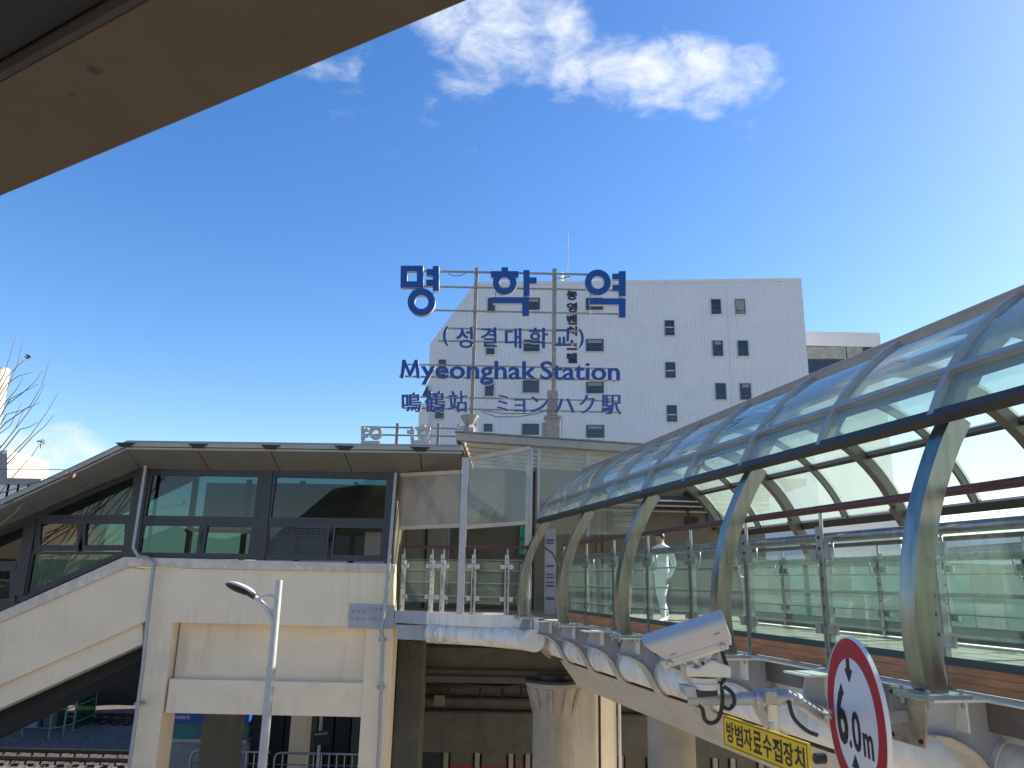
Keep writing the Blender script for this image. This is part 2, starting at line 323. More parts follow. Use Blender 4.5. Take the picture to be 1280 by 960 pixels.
M['officeglass'] = pbr('office_window_glass', (.022, .032, .038), .06, var=.5, scale=1.2, spec=.8)
M['officeglass2'] = pbr('pale_blind_glass', (.30, .30, .24), .15, var=.4, scale=2)  # pale tone of blinds behind the pane
M['tealglass'] = pbr('teal_curtain_glass', (.06, .19, .18), .08, var=.4, scale=.7, spec=.7)
M['net'] = glass('green_net', (.45, .62, .5), .5, .5, (.03, .09, .055), 6, ior=1.02)
def cladding(name, col):
    m = pbr(name, col, .5, var=.05, scale=.35, streak=.12); t = m.node_tree; n, l = t.nodes, t.links
    tc = n.new('ShaderNodeTexCoord'); wv = n.new('ShaderNodeTexWave'); wv.bands_direction = 'X'; wv.inputs['Scale'].default_value = 1.15; l.new(tc.outputs['Object'], wv.inputs['Vector'])
    bp = n.new('ShaderNodeBump'); bp.inputs['Strength'].default_value = .8; bp.inputs['Distance'].default_value = .06; l.new(wv.outputs['Fac'], bp.inputs['Height'])
    p = [x for x in n if x.type == 'BSDF_PRINCIPLED'][0]; l.new(bp.outputs[0], p.inputs['Normal']); return m
M['clad'] = cladding('white_ribbed_cladding', (.62, .635, .66))
M['clad2'] = pbr('pale_grey_cladding', (.62, .62, .61), .5, var=.06, scale=.3)

# ------------------------------------------------------------------ lettering
_gl = {}
def glyph(t, off):
    k = (t, off)
    if k not in _gl:
        c = bpy.data.curves.new('tmp', 'FONT'); c.body = t; c.size = 1; c.offset = off; c.resolution_u = 3
        o = bpy.data.objects.new('tmp', c); COL.objects.link(o)
        me = bpy.data.meshes.new_from_object(o.evaluated_get(bpy.context.evaluated_depsgraph_get()))
        vs = [v.co.xy.copy() for v in me.vertices]; fs = [tuple(p.vertices) for p in me.polygons]
        es = {}
        for f in fs:
            for i in range(len(f)):
                e = tuple(sorted((f[i], f[(i + 1) % len(f)]))); es.setdefault(e, []).append((f[i], f[(i + 1) % len(f)]))
        rim = [d[0] for d in es.values() if len(d) == 1]
        bpy.data.objects.remove(o); bpy.data.curves.remove(c); bpy.data.meshes.remove(me)
        _gl[k] = (vs, fs, rim)
    return _gl[k]
def put_glyph(mb, t, P00, P10, P01, dep, off=.012, mi=0, smi=None):
    """letter filling the parallelogram P00 (bottom left), P10 (bottom right), P01 (top left); dep = vector into the wall"""
    vs, fs, rim = glyph(t, off); P00, P10, P01, dep = V(P00), V(P10), V(P01), V(dep)
    x0, x1 = min(v.x for v in vs), max(v.x for v in vs); y0, y1 = min(v.y for v in vs), max(v.y for v in vs)
    pt = [P00 + (P10 - P00) * ((v.x - x0) / (x1 - x0)) + (P01 - P00) * ((v.y - y0) / (y1 - y0)) for v in vs]
    n = len(pt); flip = (P10 - P00).cross(P01 - P00).dot(dep) > 0
    mb.add(pt, [f[::-1] if flip else f for f in fs], mi)
    b = len(mb.v); mb.v += [p + dep for p in pt]
    sm = mi if smi is None else smi
    for a, c in rim:
        q = (b - n + c, b - n + a, b + a, b + c); mb.f.append(q[::-1] if flip else q); mb.m.append(sm)
    for f in fs: mb.f.append(tuple(b + i for i in (f if flip else f[::-1]))); mb.m.append(sm)
def advance(c, off=.012):
    vs, _, _ = glyph(c + '|', off); v2, _, _ = glyph('|', off); return max(v.x for v in vs) - max(v.x for v in v2)

# ================================================================== ground and tracks
g = MB(); g.add([(-1500, -1500, -.35), (1500, -1500, -.35), (1500, 1500, -.35), (-1500, 1500, -.35)], [(0, 1, 2, 3)]); struct('ground', g, M['soil'])
g = MB(); g.aabb((-140, -20, -.349), (140, 25, -.02)); struct('pavement', g, M['paving'])
g = MB(); g.aabb((-140, 2, -.019), (140, 13, .0)); struct('road', g, M['asphalt'])
g = MB()
nx, ny = 150, 34
vs = []
for j in range(ny + 1):
    for i in range(nx + 1):
        x = -75 + 150 * i / nx; y = 29 + 22 * j / ny
        z = .05 + .06 * random.random() + (.05 * sin(x * .4) if 39 < y < 42 else 0)
        if j in (0, ny): z = -.3
        vs.append((x, y, z))
g.add(vs, [(j * (nx + 1) + i, j * (nx + 1) + i + 1, (j + 1) * (nx + 1) + i + 1, (j + 1) * (nx + 1) + i) for j in range(ny) for i in range(nx)])
o = struct('gravel_bed', g, M['ballast'])
# loose stones lying on the ballast in view
g = MB()
for k in range(3200):
    c = V((random.uniform(-34, -14), random.uniform(30, 42), .13)); r = random.uniform(.03, .075)
    a = random.random() * 6; p = [c + V((cos(a + t) * r * random.uniform(.7, 1.2), sin(a + t) * r, 0)) for t in (0, 2.1, 4.2)]
    g.add(p + [c + V((0, 0, r * .8))], [(0, 1, 3), (1, 2, 3), (2, 0, 3)])
part('ballast_stones', g, M['ballast'], kind='stuff')

slp = MB(); slp.aabb((-.13, -1.25, -.1), (.13, 1.25, .1)); slp_me = slp.mesh('sleeper', M['sleeper'])
for (yc, lab, x0, x1) in ((35.9, 'nearest railway track on grey ballast below the sloping stair', -60, 60), (45.2, 'farther railway track behind the green fence below the stair', -60, 60)):
    t = thing('railway_track', lab, 'railway track', (-24, yc, .1), 'railway tracks')
    for sg in (-.75, .75):
        r = MB(); r.prism([(x0, yc + sg + dx, .2 + dz) for dx, dz in ((-.07, 0), (.07, 0), (.07, .02), (.015, .04), (.015, .11), (.036, .12), (.036, .16), (-.036, .16), (-.036, .12), (-.015, .11), (-.015, .04), (-.07, .02))], (x1 - x0, 0, 0))
        part('rail', r, M['railsteel'], t)
    for k in range(46): piece('sleeper', slp_me, t, Matrix.Translation((-38 + k * .62, yc, .1)))

# green trackside fence, two cabinets, far retaining wall
t = thing('trackside_fence', 'light green post fence with mesh beside the tracks under the stair', 'fence', W(70, 915, 41))
fp = [W(28, 912, 40.6), W(62, 913, 40.4), W(80, 910, 41), W(92, 906, 42), W(117, 896, 44.6)]
for p in fp:
    b = MB(); b.tube([V((p.x, p.y, .05)), V((p.x, p.y, 2.3))], .05, 8); part('post', b, M['green'], t)
for a, c in zip(fp[:-1], fp[1:]):
    for z in (.5, 1.3, 2.2):
        b = MB(); b.tube([V((a.x, a.y, z)), V((c.x, c.y, z))], .025, 6); part('rail', b, M['green'], t)
b = MB(); a, c = fp[3], fp[4]; b.box((a + c) / 2 * 1 + V((0, .05, 1.2 - (a.z + c.z) / 2)), (c - a) * .5 * 1.0, V((0, .01, 0)), V((0, 0, 1.05))); part('mesh_screen', b, M['net'], t)
for (x0, x1, yb, yt, YY, mm, lab) in ((6, 50, 911, 884, 42.5, 'cabinet', 'wide blue grey equipment cabinet behind the green fence'), (53, 76, 909, 872, 42.6, 'under', 'taller grey equipment cabinet to the right of the blue grey one')):
    A, Cc = W(x0, yb, YY), W(x1, yt, YY)
    t = thing('equipment_cabinet', lab, 'cabinet', (A.x, YY, .1), 'equipment cabinets by the tracks')
    b = MB(); b.aabb((A.x, YY, .1), (Cc.x, YY + .8, Cc.z)); part('body', b, M[mm], t, bevel=.03)
    b = MB(); b.aabb((A.x - .05, YY - .06, Cc.z), (Cc.x + .05, YY + .86, Cc.z + .06)); part('lid', b, M[mm], t)
    for k in (0, 1):
        xm = A.x + (Cc.x - A.x) * (.25 + .5 * k); hw = (Cc.x - A.x) * .22
        b = MB(); b.aabb((xm - hw, YY - .025, .25), (xm + hw, YY - .002, Cc.z - .15)); part('door', b, M[mm], t)
t = thing('retaining_wall', 'dark retaining wall with upper block panels beyond the far track', 'wall', (-26, 52, 0))
b = MB(); b.aabb((-60, 52, -.3), (-9, 52.6, 2.4)); part('base_wall', b, M['dark'], t)
for i in range(10):
    for j in range(2):
        b = MB(); b.aabb((-34 + i * 1.52, 51.95, 2.42 + j * .75), (-34 + i * 1.52 + 1.45, 52.4, 2.42 + j * .75 + .7)); part('block', b, M['under'], t)

# ================================================================== station stair building
FY = 18.0
t = thing('station_stair_building', 'cream concrete station stair block with dark windows and sloping wing', 'building', W(330, 780, FY).xyz * 1)
t.location = V((t.location.x, FY, 0)); SB = t
def slope(pts, Y0, dep, name, m, **k): b = MB(); b.pxp(pts, Y0, dep); return part(name, b, m, SB, **k)
GZ = -.3
# flat part
slope([(160, 709), (492, 716), (492, 785), (181, 777), (181, 712)], FY, .45, 'parapet_wall', M['cream'])
slope([(-260, 886), (160, 709), (181, 711), (181, 777), (-260, 971)], FY, .45, 'stair_wall', M['cream'])
slope([(155, 696), (492, 705), (492, 716), (160, 708.5)], FY - .07, .5, 'coping', M['cap'], bevel=.012)
slope([(-260, 881), (155, 696), (160, 708.5), (-260, 891)], FY - .07, .5, 'stair_coping', M['cap'], bevel=.012)
slope([(-260, 971), (178, 778), (178, 805), (-260, 1003)], FY + .1, .5, 'stringer', M['cream'])
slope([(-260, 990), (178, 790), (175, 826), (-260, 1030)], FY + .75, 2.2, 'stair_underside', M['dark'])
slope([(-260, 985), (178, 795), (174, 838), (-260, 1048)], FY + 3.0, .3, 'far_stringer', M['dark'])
def col(x0, x1, yref, Y0, dep, z0, z1, name, m, bev=.02, par=None):
    a, c = W(x0, yref, Y0).x, W(x1, yref, Y0).x; b = MB(); b.aabb((a, Y0, z0), (c, Y0 + dep, z1)); return part(name, b, M[m], par or SB, bevel=bev)
zf = W(330, 779, FY).z
col(183, 216, 780, FY + .03, .75, GZ, zf - .002, 'column', 'cream'); col(458, 492, 786, FY + .03, .75, GZ, zf - .002, 'column', 'cream')
xl, xr = W(216, 820, FY + .1).x - .02, W(458, 820, FY + .1).x + .02
b = MB(); b.aabb((xl, FY + .36, W(330, 851, FY + .36).z), (xr, FY + .6, zf - .003)); part('infill_wall', b, M['cream'], SB)
b = MB(); b.aabb((xl, FY + .1, W(330, 894, FY + .1).z), (xr, FY + .7, W(330, 851, FY + .1).z)); part('tie_beam', b, M['cream'], SB, bevel=.02)
# floor, back parapet, back windows
zs = W(330, 699, FY).z
xL, xR = W(165, 645, FY).x, W(492, 645, FY).x
b = MB(); b.aabb((xL - 8, FY + .46, zf), (xR + .0, FY + 3.6, zf + .2)); part('floor_slab', b, M['under'], SB)
b = MB(); b.aabb((xL - .1, FY + 3.3, zf + .2), (xR - .1, FY + 3.5, zs - .1)); part('back_wall', b, M['under'], SB)
for k in range(5):
    xx = xL + (xR - xL - .1) * k / 4; b = MB(); b.aabb((xx - .06, FY + 3.3, zs - .1), (xx + .06, FY + 3.45, zs + 2.2)); part('back_mullion', b, M['frame'], SB)
b = MB(); b.aabb((xL - .1, FY + 3.28, zs + .75), (xR - .1, FY + 3.43, zs + .85)); part('back_transom', b, M['frame'], SB)
b = MB(); b.aabb((xR - .14, FY + .5, zf + .2), (xR - .02, FY + 3.3, zs + 2.3)); part('end_wall', b, M['cream_dark'], SB)
b = MB(); b.aabb((xL + .3, FY + 3.38, zs + .86), (xR - .2, FY + 3.4, zs + 2.1)); part('back_pane', b, M['winglass'], SB)
# windows: dark frames and panes
WY = FY + .05
def frame(pts, w, name='window_frame'):
    b = MB()
    P = [W(x, y, WY) for x, y in pts]; n = len(P)
    for i in range(n):
        d = (P[(i + 1) % n] - P[i]).normalized(); b.bar(P[i] - d * w / 2, P[(i + 1) % n] + d * w / 2, .11, w, up=Y.cross(d)) if False else b.box((P[i] + P[(i + 1) % n]) / 2 + V((0, .055, 0)), (P[(i + 1) % n] - P[i]) / 2 + d * w / 2, V((0, .055 + .001 * (i % 2), 0)), Y.cross(d) * w / 2)
    return part(name, b, M['frame'], SB)
def pane(par, pts, dy=.05):
    b = MB(); b.pxp(pts, WY + dy, .012); return part('pane', b, M['winglass'], par)
def post(x0, x1, y0, y1, name='mullion', dy=-.03, dep=.2):
    b = MB(); a, c = W(x0, 645, WY).x, W(x1, 645, WY).x; zm = W((x0 + x1) / 2, y0, WY).z, W((x0 + x1) / 2, y1, WY).z
    b.aabb((a, WY + dy, zm[1]), (c, WY + dy + dep, zm[0])); return part(name, b, M['frame'], SB)
b = MB(); A, Cc = W(176, 592.5, WY), W(494, 583, WY); b.aabb((A.x, WY + .02, A.z), (Cc.x, WY + .16, Cc.z + .15)); part('head_frame', b, M['frame'], SB)
post(162, 179, 584, 699.5); post(321, 336, 588, 700); post(484, 494, 589, 705)
ln = lambda q: [(x + (645 - y) * (722 - x) / 3950, y) for x, y in q]
for (x0, x1, d) in ((179, 321, 0), (336, 484, 2)):
    f = frame(ln([(x0 + 2, 591 + d / 2), (x1 - 1, 593 + d / 2), (x1 - 1, 649 + d), (x0 + 0, 647 + d)]), .10); pane(f, ln([(x0 + 3, 591), (x1 - 2, 593), (x1 - 2, 648 + d), (x0 + 2, 646 + d)]))
    xm = (x0 + x1) / 2 + 4
    f = frame(ln([(x0 - 1, 653 + d), (xm, 654 + d), (xm, 695 + d), (x0 - 2, 694 + d)]), .13, 'sash'); pane(f, ln([(x0, 653 + d), (xm, 654 + d), (xm, 695 + d), (x0 - 1, 694 + d)]), .03)
    f = frame(ln([(xm + 3, 654 + d), (x1 - 2, 655 + d), (x1 - 3, 696 + d), (xm + 2, 695 + d)]), .13, 'sash'); pane(f, ln([(xm + 4, 654 + d), (x1 - 3, 655 + d), (x1 - 4, 696 + d), (xm + 3, 695 + d)]), .07)
# insect screen in the right window
b = MB(); A, Cc = W(338, 656, WY), W(406, 697, WY)
for k in range(27): xx = A.x + (Cc.x - A.x) * k / 26; b.aabb((xx - .005, WY + .02, Cc.z), (xx + .005, WY + .026, A.z))
for k in range(17): zz = Cc.z + (A.z - Cc.z) * k / 16; b.aabb((A.x, WY + .014, zz - .005), (Cc.x, WY + .019, zz + .005))
part('insect_screen', b, M['winframe'], SB, kind='stuff')
# stair windows
post(33, 47, 648, 745); post(-70, -58, 700, 800)
f = frame([(58, 640), (169, 592), (167, 646), (56, 646)], .09); pane(f, [(58, 640), (169, 592), (167, 646), (56, 646)])
f = frame([(48, 651), (101, 651), (99, 685), (46, 685)], .13, 'sash'); pane(f, [(48, 651), (101, 651), (99, 685), (46, 685)], .03)
f = frame([(104, 651), (160, 651), (158, 685), (102, 685)], .13, 'sash'); pane(f, [(104, 651), (160, 651), (158, 685), (102, 685)], .07)
f = frame([(40, 691), (157, 691), (30, 748)], .07); pane(f, [(40, 691), (157, 691), (30, 748)])
f = frame([(-58, 690), (32, 655), (31, 704), (-60, 704)], .09); pane(f, [(-58, 690), (32, 655), (31, 704), (-60, 704)])
f = frame([(-58, 710), (16, 710), (15, 752), (-60, 752)], .13, 'sash'); pane(f, [(-58, 710), (16, 710), (15, 752), (-60, 752)])
f = frame([(-62, 758), (20, 755), (-64, 790)], .06); pane(f, [(-62, 758), (20, 755), (-64, 790)])
b = MB(); b.pxp([(-260, 868), (159, 686), (159, 702), (-260, 886)], WY + .035, .1); part('sill_frame', b, M['frame'], SB)
# roof: fascia, soffit panels, roof sheet
OY = 16.9
def P2(o, i, a): return W(*o, OY).lerp(W(*i, FY + .08), a)
jo = [(-260, 757), (-150, 705), (-60, 664), (21.9, 626), (91.7, 594), (159, 562), (247, 563.2), (338, 564.3), (430, 565.6), (525, 566.8), (577, 567.4)]
ji = [(-250, 766), (-130, 716), (-40, 676.5), (49, 638.5), (114.6, 610.5), (175, 586), (262, 588), (350, 589.3), (440, 590.3), (528, 591.3), (577, 591.8)]
for k in range(10):
    for (a0, a1) in ((.0, .49), (.51, 1.0)):
        q = [P2(jo[k], ji[k], a0), P2(jo[k + 1], ji[k + 1], a0), P2(jo[k + 1], ji[k + 1], a1), P2(jo[k], ji[k], a1)]
        e = (q[1] - q[0]).normalized() * .012; q = [q[0] + e, q[1] - e, q[2] - e, q[3] + e]
        b = MB(); b.prism(q, (0, 0, .03)); part('soffit_panel', b, M['soffit'], SB)
b = MB()
for k in range(10):
    q = [P2(jo[k], ji[k], -.05), P2(jo[k + 1], ji[k + 1], -.05), P2(jo[k + 1], ji[k + 1], 1.03), P2(jo[k], ji[k], 1.03)]; b.prism([p + V((0, 0, .034)) for p in q], (0, 0, .05))
part('soffit_backing', b, M['joint'], SB)
def edge(i, lift): return W(*jo[i], OY) + V((0, 0, lift))
for (za, zb, yo, nm) in ((.0, .055, 0, 'gutter_lip'), (.06, .15, -.04, 'roof_fascia')):
    b = MB()
    for k in range(10):
        if k == 5: pass
        q = [edge(k, za), edge(k + 1, za), edge(k + 1, zb), edge(k, zb)]; b.prism([p + V((0, yo - .05, 0)) for p in q], (0, .12, 0))
    part(nm, b, M['fascia'], SB)
b = MB()
for k in range(10):
    q = [edge(k, .155) + V((0, -.06, 0)), edge(k + 1, .155) + V((0, -.06, 0)), edge(k + 1, .155) + V((0, 5.2, .12)), edge(k, .155) + V((0, 5.2, .12))]; b.prism(q, (0, 0, .04))
part('roof', b, M['greyroof'], SB)
for (x, y) in ((156, 556), (247, 557.5), (338, 559), (430, 560), (525, 561.5)):
    p = W(x, y, OY - .12); b = MB(); b.prism([p + V((-.22, 0, .05)), p + V((.22, 0, .05)), p + V((.1, 0, -.04)), p + V((-.1, 0, -.04))], (0, .1, 0)); part('roof_clip', b, M['joint'], SB)
# downpipes
for path in ([(182, 582), (166.7, 685), (173, 695.4), (184.4, 696.5), (192.7, 703.8), (186, 760), (178, 840), (161, 962), (112, 1290)], [(495, 591), (487, 692), (484, 735), (476.8, 788.4), (478.4, 805), (474, 930), (452, 1290)]):
    pp = [W(x, y, 17.72 if i < len(path) - 6 or y < 693 else 17.8) for i, (x, y) in enumerate(path)]
    b = MB(); b.tube(pp, .042, 10); part('downpipe', b, M['galv'], SB, smooth=True)
for (x, y) in ((172, 880), (475, 860), (477, 800)):
    p = W(x, y, 17.8); b = MB(); b.aabb(p + V((-.07, -.01, -.03)), p + V((.07, .25, .03))); part('pipe_clip', b, M['fascia'], SB)
# bolted grey splice plate on the wall
b = MB(); b.pxp([(437, 755), (493, 757), (492, 786), (435, 785)], FY - .06, .055); pl = part('splice_plate', b, M['steel_grey'], SB)
for (x, y) in ((441, 764), (448, 764.5), (455, 765), (463, 761), (470, 761.5), (476, 762), (440, 773), (447, 773.5), (454, 774), (463, 773.5), (469, 774)):
    b = MB(); b.lathe(W(x, y, FY - .063), [(.03, 0), (.03, .02), (.015, .03)], 6, -Y); part('bolt', b, M['galv'], pl)

# ================================================================== under the stair block: interior seen through the opening
t = thing('underpass_column', 'dark cream square column standing behind the stair block opening', 'column', (W(270, 920, 22).x, 22, 0), 'columns under the station')
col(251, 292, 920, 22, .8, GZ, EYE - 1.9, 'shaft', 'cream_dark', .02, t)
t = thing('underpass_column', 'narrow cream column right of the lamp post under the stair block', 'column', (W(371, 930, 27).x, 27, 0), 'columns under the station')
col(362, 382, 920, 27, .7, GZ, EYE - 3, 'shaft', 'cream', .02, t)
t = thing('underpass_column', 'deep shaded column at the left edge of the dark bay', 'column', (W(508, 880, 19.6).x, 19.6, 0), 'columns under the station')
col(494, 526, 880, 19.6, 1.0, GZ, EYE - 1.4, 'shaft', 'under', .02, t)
# train-side notice wall with blue header
t = thing('platform_wall', 'grey platform wall with a teal window and blue header band', 'wall', (W(260, 940, 30).x, 30, 0))
A, Cc = W(208, 925, 30), W(312, 893, 30)
b = MB(); b.aabb((A.x, 30, GZ), (Cc.x, 30.4, A.z)); part('lower_wall', b, M['greyroof'], t)
b = MB(); b.aabb((A.x, 30.05, A.z + .06), (Cc.x, 30.3, W(200, 904, 30).z)); part('window_pane', b, M['tealglass'], t)
b = MB(); b.aabb((A.x, 29.95, A.z - .05), (Cc.x, 30.45, A.z + .055)); part('sill', b, M['galv'], t)
b = MB(); b.aabb((A.x, 29.98, W(200, 903.5, 30).z), (Cc.x, 30.35, EYE - 4.6)); hd = part('header_panel', b, M['sky_blue'], t)
b = MB()
for i, ch in enumerate('갈아타는곳'):
    x0 = 215 + i * 4.5; put_glyph(b, ch, W(x0, 899, 29.97), W(x0 + 4, 899, 29.97), W(x0 + .2, 894.5, 29.97), (0, .008, 0), .015)
part('lettering', b, M['signwhite'], hd)
def handrail(x0, x1, y, YY, n, lab):
    A, Cc = W(x0, y, YY), W(x1, y, YY); t = thing('handrail', lab, 'handrail', (A.x, YY, 0), 'handrails under the station')
    z = A.z; g0 = z - 1.0; L_ = Cc.x - A.x
    b = MB(); b.tube([(A.x, YY, g0), (A.x, YY, z - .15), (A.x + .05, YY, z - .04), (A.x + .18, YY, z), (Cc.x, YY, z)], .035, 8); part('top_rail', b, M['inox2'], t, smooth=True)
    b = MB(); b.tube([(A.x, YY, z - .32), (Cc.x, YY, z - .32)], .02, 6); part('mid_rail', b, M['inox2'], t)
    for k in range(n):
        xx = A.x + L_ * (k + 1) / (n + 1); b = MB(); b.tube([(xx, YY, g0), (xx, YY, z - .02)], .02, 6); part('baluster', b, M['inox2'], t)
    b = MB(); b.aabb((A.x - .3, YY - .3, GZ), (Cc.x + .3, YY + .3, g0)); part('kerb', b, M['under'], t)
handrail(240, 338, 938.5, 25.5, 9, 'stainless handrail behind the lamp post at the left')
handrail(344, 460, 941, 25.5, 11, 'stainless handrail right of the lamp post below the beam')
t = thing('notice_board', 'small dark notice board on a grey pole under the beam', 'notice board', (W(399, 930, 24.5).x, 24.5, 0))
A = W(399, 930, 24.5); b = MB(); b.tube([(A.x, 24.5, GZ), (A.x, 24.5, W(399, 893, 24.5).z + .6)], .05, 8); part('pole', b, M['galv'], t)
b = MB(); b.pxp([(391, 915), (411, 913), (411, 930), (392, 932)], 24.35, .06); bd = part('board', b, M['dark'], t)
b = MB(); b.pxp([(393, 917), (409, 915.5), (409, 918), (393, 919.5)], 24.33, .015); part('header', b, M['greyroof'], bd)
# dark back wall closing the bay
t = thing('platform_back_wall', 'dark wall of shutters at the back of the shaded bay', 'wall', (W(390, 930, 31).x, 31, 0))
xa, xb = W(312, 930, 31).x, W(500, 930, 31).x
for k in range(9):
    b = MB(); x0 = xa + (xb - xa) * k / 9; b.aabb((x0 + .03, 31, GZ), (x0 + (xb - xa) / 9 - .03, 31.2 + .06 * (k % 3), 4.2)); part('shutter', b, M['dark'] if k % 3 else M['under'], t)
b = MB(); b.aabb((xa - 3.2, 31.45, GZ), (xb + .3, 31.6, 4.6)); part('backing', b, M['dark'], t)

# ================================================================== concourse building behind the footbridge
CY = 20.5
t = thing('station_concourse', 'brown shaded concourse block behind the glass footbridge', 'building', (4, CY, 0)); CC = t
def cz(y, Y0=CY, x=640): return W(x, y, Y0).z
x0, x1 = W(497, 700, CY).x, 6.7
b = MB(); b.aabb((x0, CY - .02, EYE - 2.45), (x1, CY + 12, EYE - .85)); part('floor_slab', b, M['under'], CC)
for (dz0, dz1, dy) in ((-1.12, -1.05, -.06), (-1.62, -1.56, -.05), (-2.15, -2.11, -.08), (-2.3, -2.27, -.06)):
    b = MB(); b.aabb((x0, CY + dy - .02, EYE + dz0), (x1, CY - .022, EYE + dz1)); part('ledge', b, M['dark'], CC)
xw = W(668, 700, CY).x
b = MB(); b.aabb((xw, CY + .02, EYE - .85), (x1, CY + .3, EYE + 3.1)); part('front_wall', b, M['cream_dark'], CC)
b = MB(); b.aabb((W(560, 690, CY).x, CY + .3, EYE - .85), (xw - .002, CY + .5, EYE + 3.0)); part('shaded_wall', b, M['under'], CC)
b = MB(); b.aabb((W(503, 690, CY).x, CY + .25, EYE - .85), (W(558, 690, CY).x, CY + .5, EYE + 3.0)); part('grey_panel', b, M['soffit'], CC)
b = MB(); b.aabb((W(531, 690, CY).x - .03, CY + .2, EYE - .85), (W(531, 690, CY).x + .03, CY + .248, EYE + 3.0)); part('panel_joint', b, M['dark'], CC)
b = MB(); b.aabb((x0 - .2, CY + .6, EYE + 3.1), (x1, CY + 12, EYE + 3.3)); part('roof', b, M['greyroof'], CC)
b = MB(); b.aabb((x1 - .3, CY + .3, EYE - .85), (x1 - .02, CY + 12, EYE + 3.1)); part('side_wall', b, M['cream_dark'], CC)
# green and lavender notices
b = MB(); b.pxp([(650, 657), (664, 657), (664, 693), (649, 693)], CY + .2, .05); gp = part('green_poster', b, M['greenpanel'], CC)
b = MB(); b.pxp([(650, 671), (664, 671), (664, 676), (650, 676)], CY + .19, .008); part('poster_band', b, M['under'], gp)
# louvre
b = MB(); A, Cc = W(758, 667, CY), W(798, 632, CY); b.aabb((A.x, CY - .08, A.z), (Cc.x, CY + .018, Cc.z)); lv = part('louvre', b, M['dark'], CC)
for k in range(3):
    z = W(770, 656 - k * 8.2, CY).z; b = MB(); b.box((W(778, 650, CY).x, CY - .11, z), (W(790, 650, CY).x - W(778, 650, CY).x, 0, 0), (0, .05, .05), (0, -.008, .008)); part('louvre_blade', b, M['galv'], lv)
for (xa, xb, ya, yb, mm, nm) in ((884, 925, 632, 656, 'sky_blue', 'blue_sign'), (857, 872, 647, 661, 'dark', 'wall_box'), (891, 906, 657, 663, 'dark', 'wall_box')):
    b = MB(); A, Cc = W(xa, yb, CY), W(xb, ya, CY); b.aabb((A.x, CY - .07, A.z), (Cc.x, CY + .018, Cc.z)); sg = part(nm, b, M[mm], CC)
    if nm == 'blue_sign':
        b = MB()
        for (p, q, r_, s_) in ((888, 890, 641, 648), (892, 898, 640, 641), (892, 898, 647, 648), (893, 895, 642.5, 646.5), (896, 898, 642.5, 646.5), (903, 905, 640, 648), (906, 910, 641, 643), (906, 910, 645, 647), (912, 914, 640, 648), (915, 919, 641, 642.5), (915, 919, 645, 647)):
            b.pxp([(p, r_), (q, r_), (q, s_), (p, s_)], CY - .078, .006)
        part('sign_marks', b, M['signwhite'], sg)
# vertical mouldings on the wall
for x in (748, 756):
    p = W(x, 640, CY); b = MB(); b.aabb((p.x - .05, CY - .04, EYE - .85), (p.x + .05, CY + .018, EYE + 2.3)); part('pilaster', b, M['cream_dark'], CC)
# porch ceiling with pipes
b = MB(); b.aabb((4.6, 17.4, EYE + 2.25), (x1, CY + .01, EYE + 2.4)); part('porch_ceiling', b, M['navy'], CC)
b = MB(); b.aabb((2.2, CY - .5, EYE + 1.95), (x1, CY - .0, EYE + 2.24)); part('bulkhead', b, M['navy'], CC)
for z, yy in ((1.86, CY - .35), (1.98, CY - .55), (2.1, CY - .6)):
    b = MB(); b.tube([(2.2, yy, EYE + z), (x1, yy, EYE + z)], .025, 6); part('ceiling_pipe', b, M['galv'], CC)
for x in (3.4, 4.6, 6.1):
    b = MB(); b.tube([(x, CY - .45, EYE + 1.7), (x, CY - .45, EYE + 1.95)], .03, 6); part('pipe_hanger', b, M['dark'], CC)
# wall under the concourse, cables, platform screens
t = thing('undercroft_wall', 'shade-darkened wall with pipes and screen windows below the concourse', 'wall', (4, 23, 0)); UW = t
xa, xb = W(500, 900, 23).x, 14
b = MB(); b.aabb((xa, 23, EYE - 4.55), (xb, 23.4, EYE - 2.46)); part('beam', b, M['under'], UW)
for y in (872.5, 889):
    z = W(600, y, 22.9).z; b = MB(); b.tube([(xa, 22.9, z), (xb, 22.9, z)], .05, 8); part('service_pipe', b, M['black'], UW)
for k in range(4):
    b = MB(); z = W(600, 855 + k * 1.2, 22.7).z; b.tube([(xa + (xb - xa) * i / 24, 22.7 + .03 * k, z + .06 * sin(i * 1.3 + k)) for i in range(25)], .045, 6); part('cable', b, M['black'], UW)
for x in (628, 600, 652, 782, 560):
    p = W(x, 868, 22.6); b = MB(); b.tube([p + V((0, .2, .3)), p + V((0, .1, -.1))], .035, 6); part('cable_hook', b, M['black'], UW)
p = W(549, 876, 22.6); b = MB(); b.aabb(p + V((-.14, 0, -.14)), p + V((.14, .3, .14))); part('junction_box', b, M['cream_dark'], UW)
t = thing('platform_screen', 'row of grey framed screen windows on the shaded platform', 'platform screen', (3, 26, 0)); PS = t
zt = W(600, 912, 26).z
b = MB(); b.aabb((xa - 1, 26.3, GZ), (16, 26.5, zt + .6)); part('back_panel', b, M['under'], PS)
px_ = [558, 597, 639, 660, 700, 742, 776, 812, 850, 893, 915, 950, 990]
for i in range(len(px_) - 1):
    xA, xB = W(px_[i], 935, 26).x, W(px_[i + 1], 935, 26).x
    b = MB(); b.aabb((xA - .07, 25.95, 1.0), (xA + .07, 26.2, zt)); part('frame_post', b, M['fascia'], PS)
    b = MB(); b.aabb((xA + .14, 26.05, W(600, 958, 26).z), (xB - .14, 26.09, zt - .12)); pn = part('screen_pane', b, M['cream_dark'], PS)
    b = MB(); b.aabb((xA + .14, 26.03, W(600, 962, 26).z - .1), (xB - .14, 26.1, W(600, 958, 26).z)); part('red_strip', b, M['red'], pn)
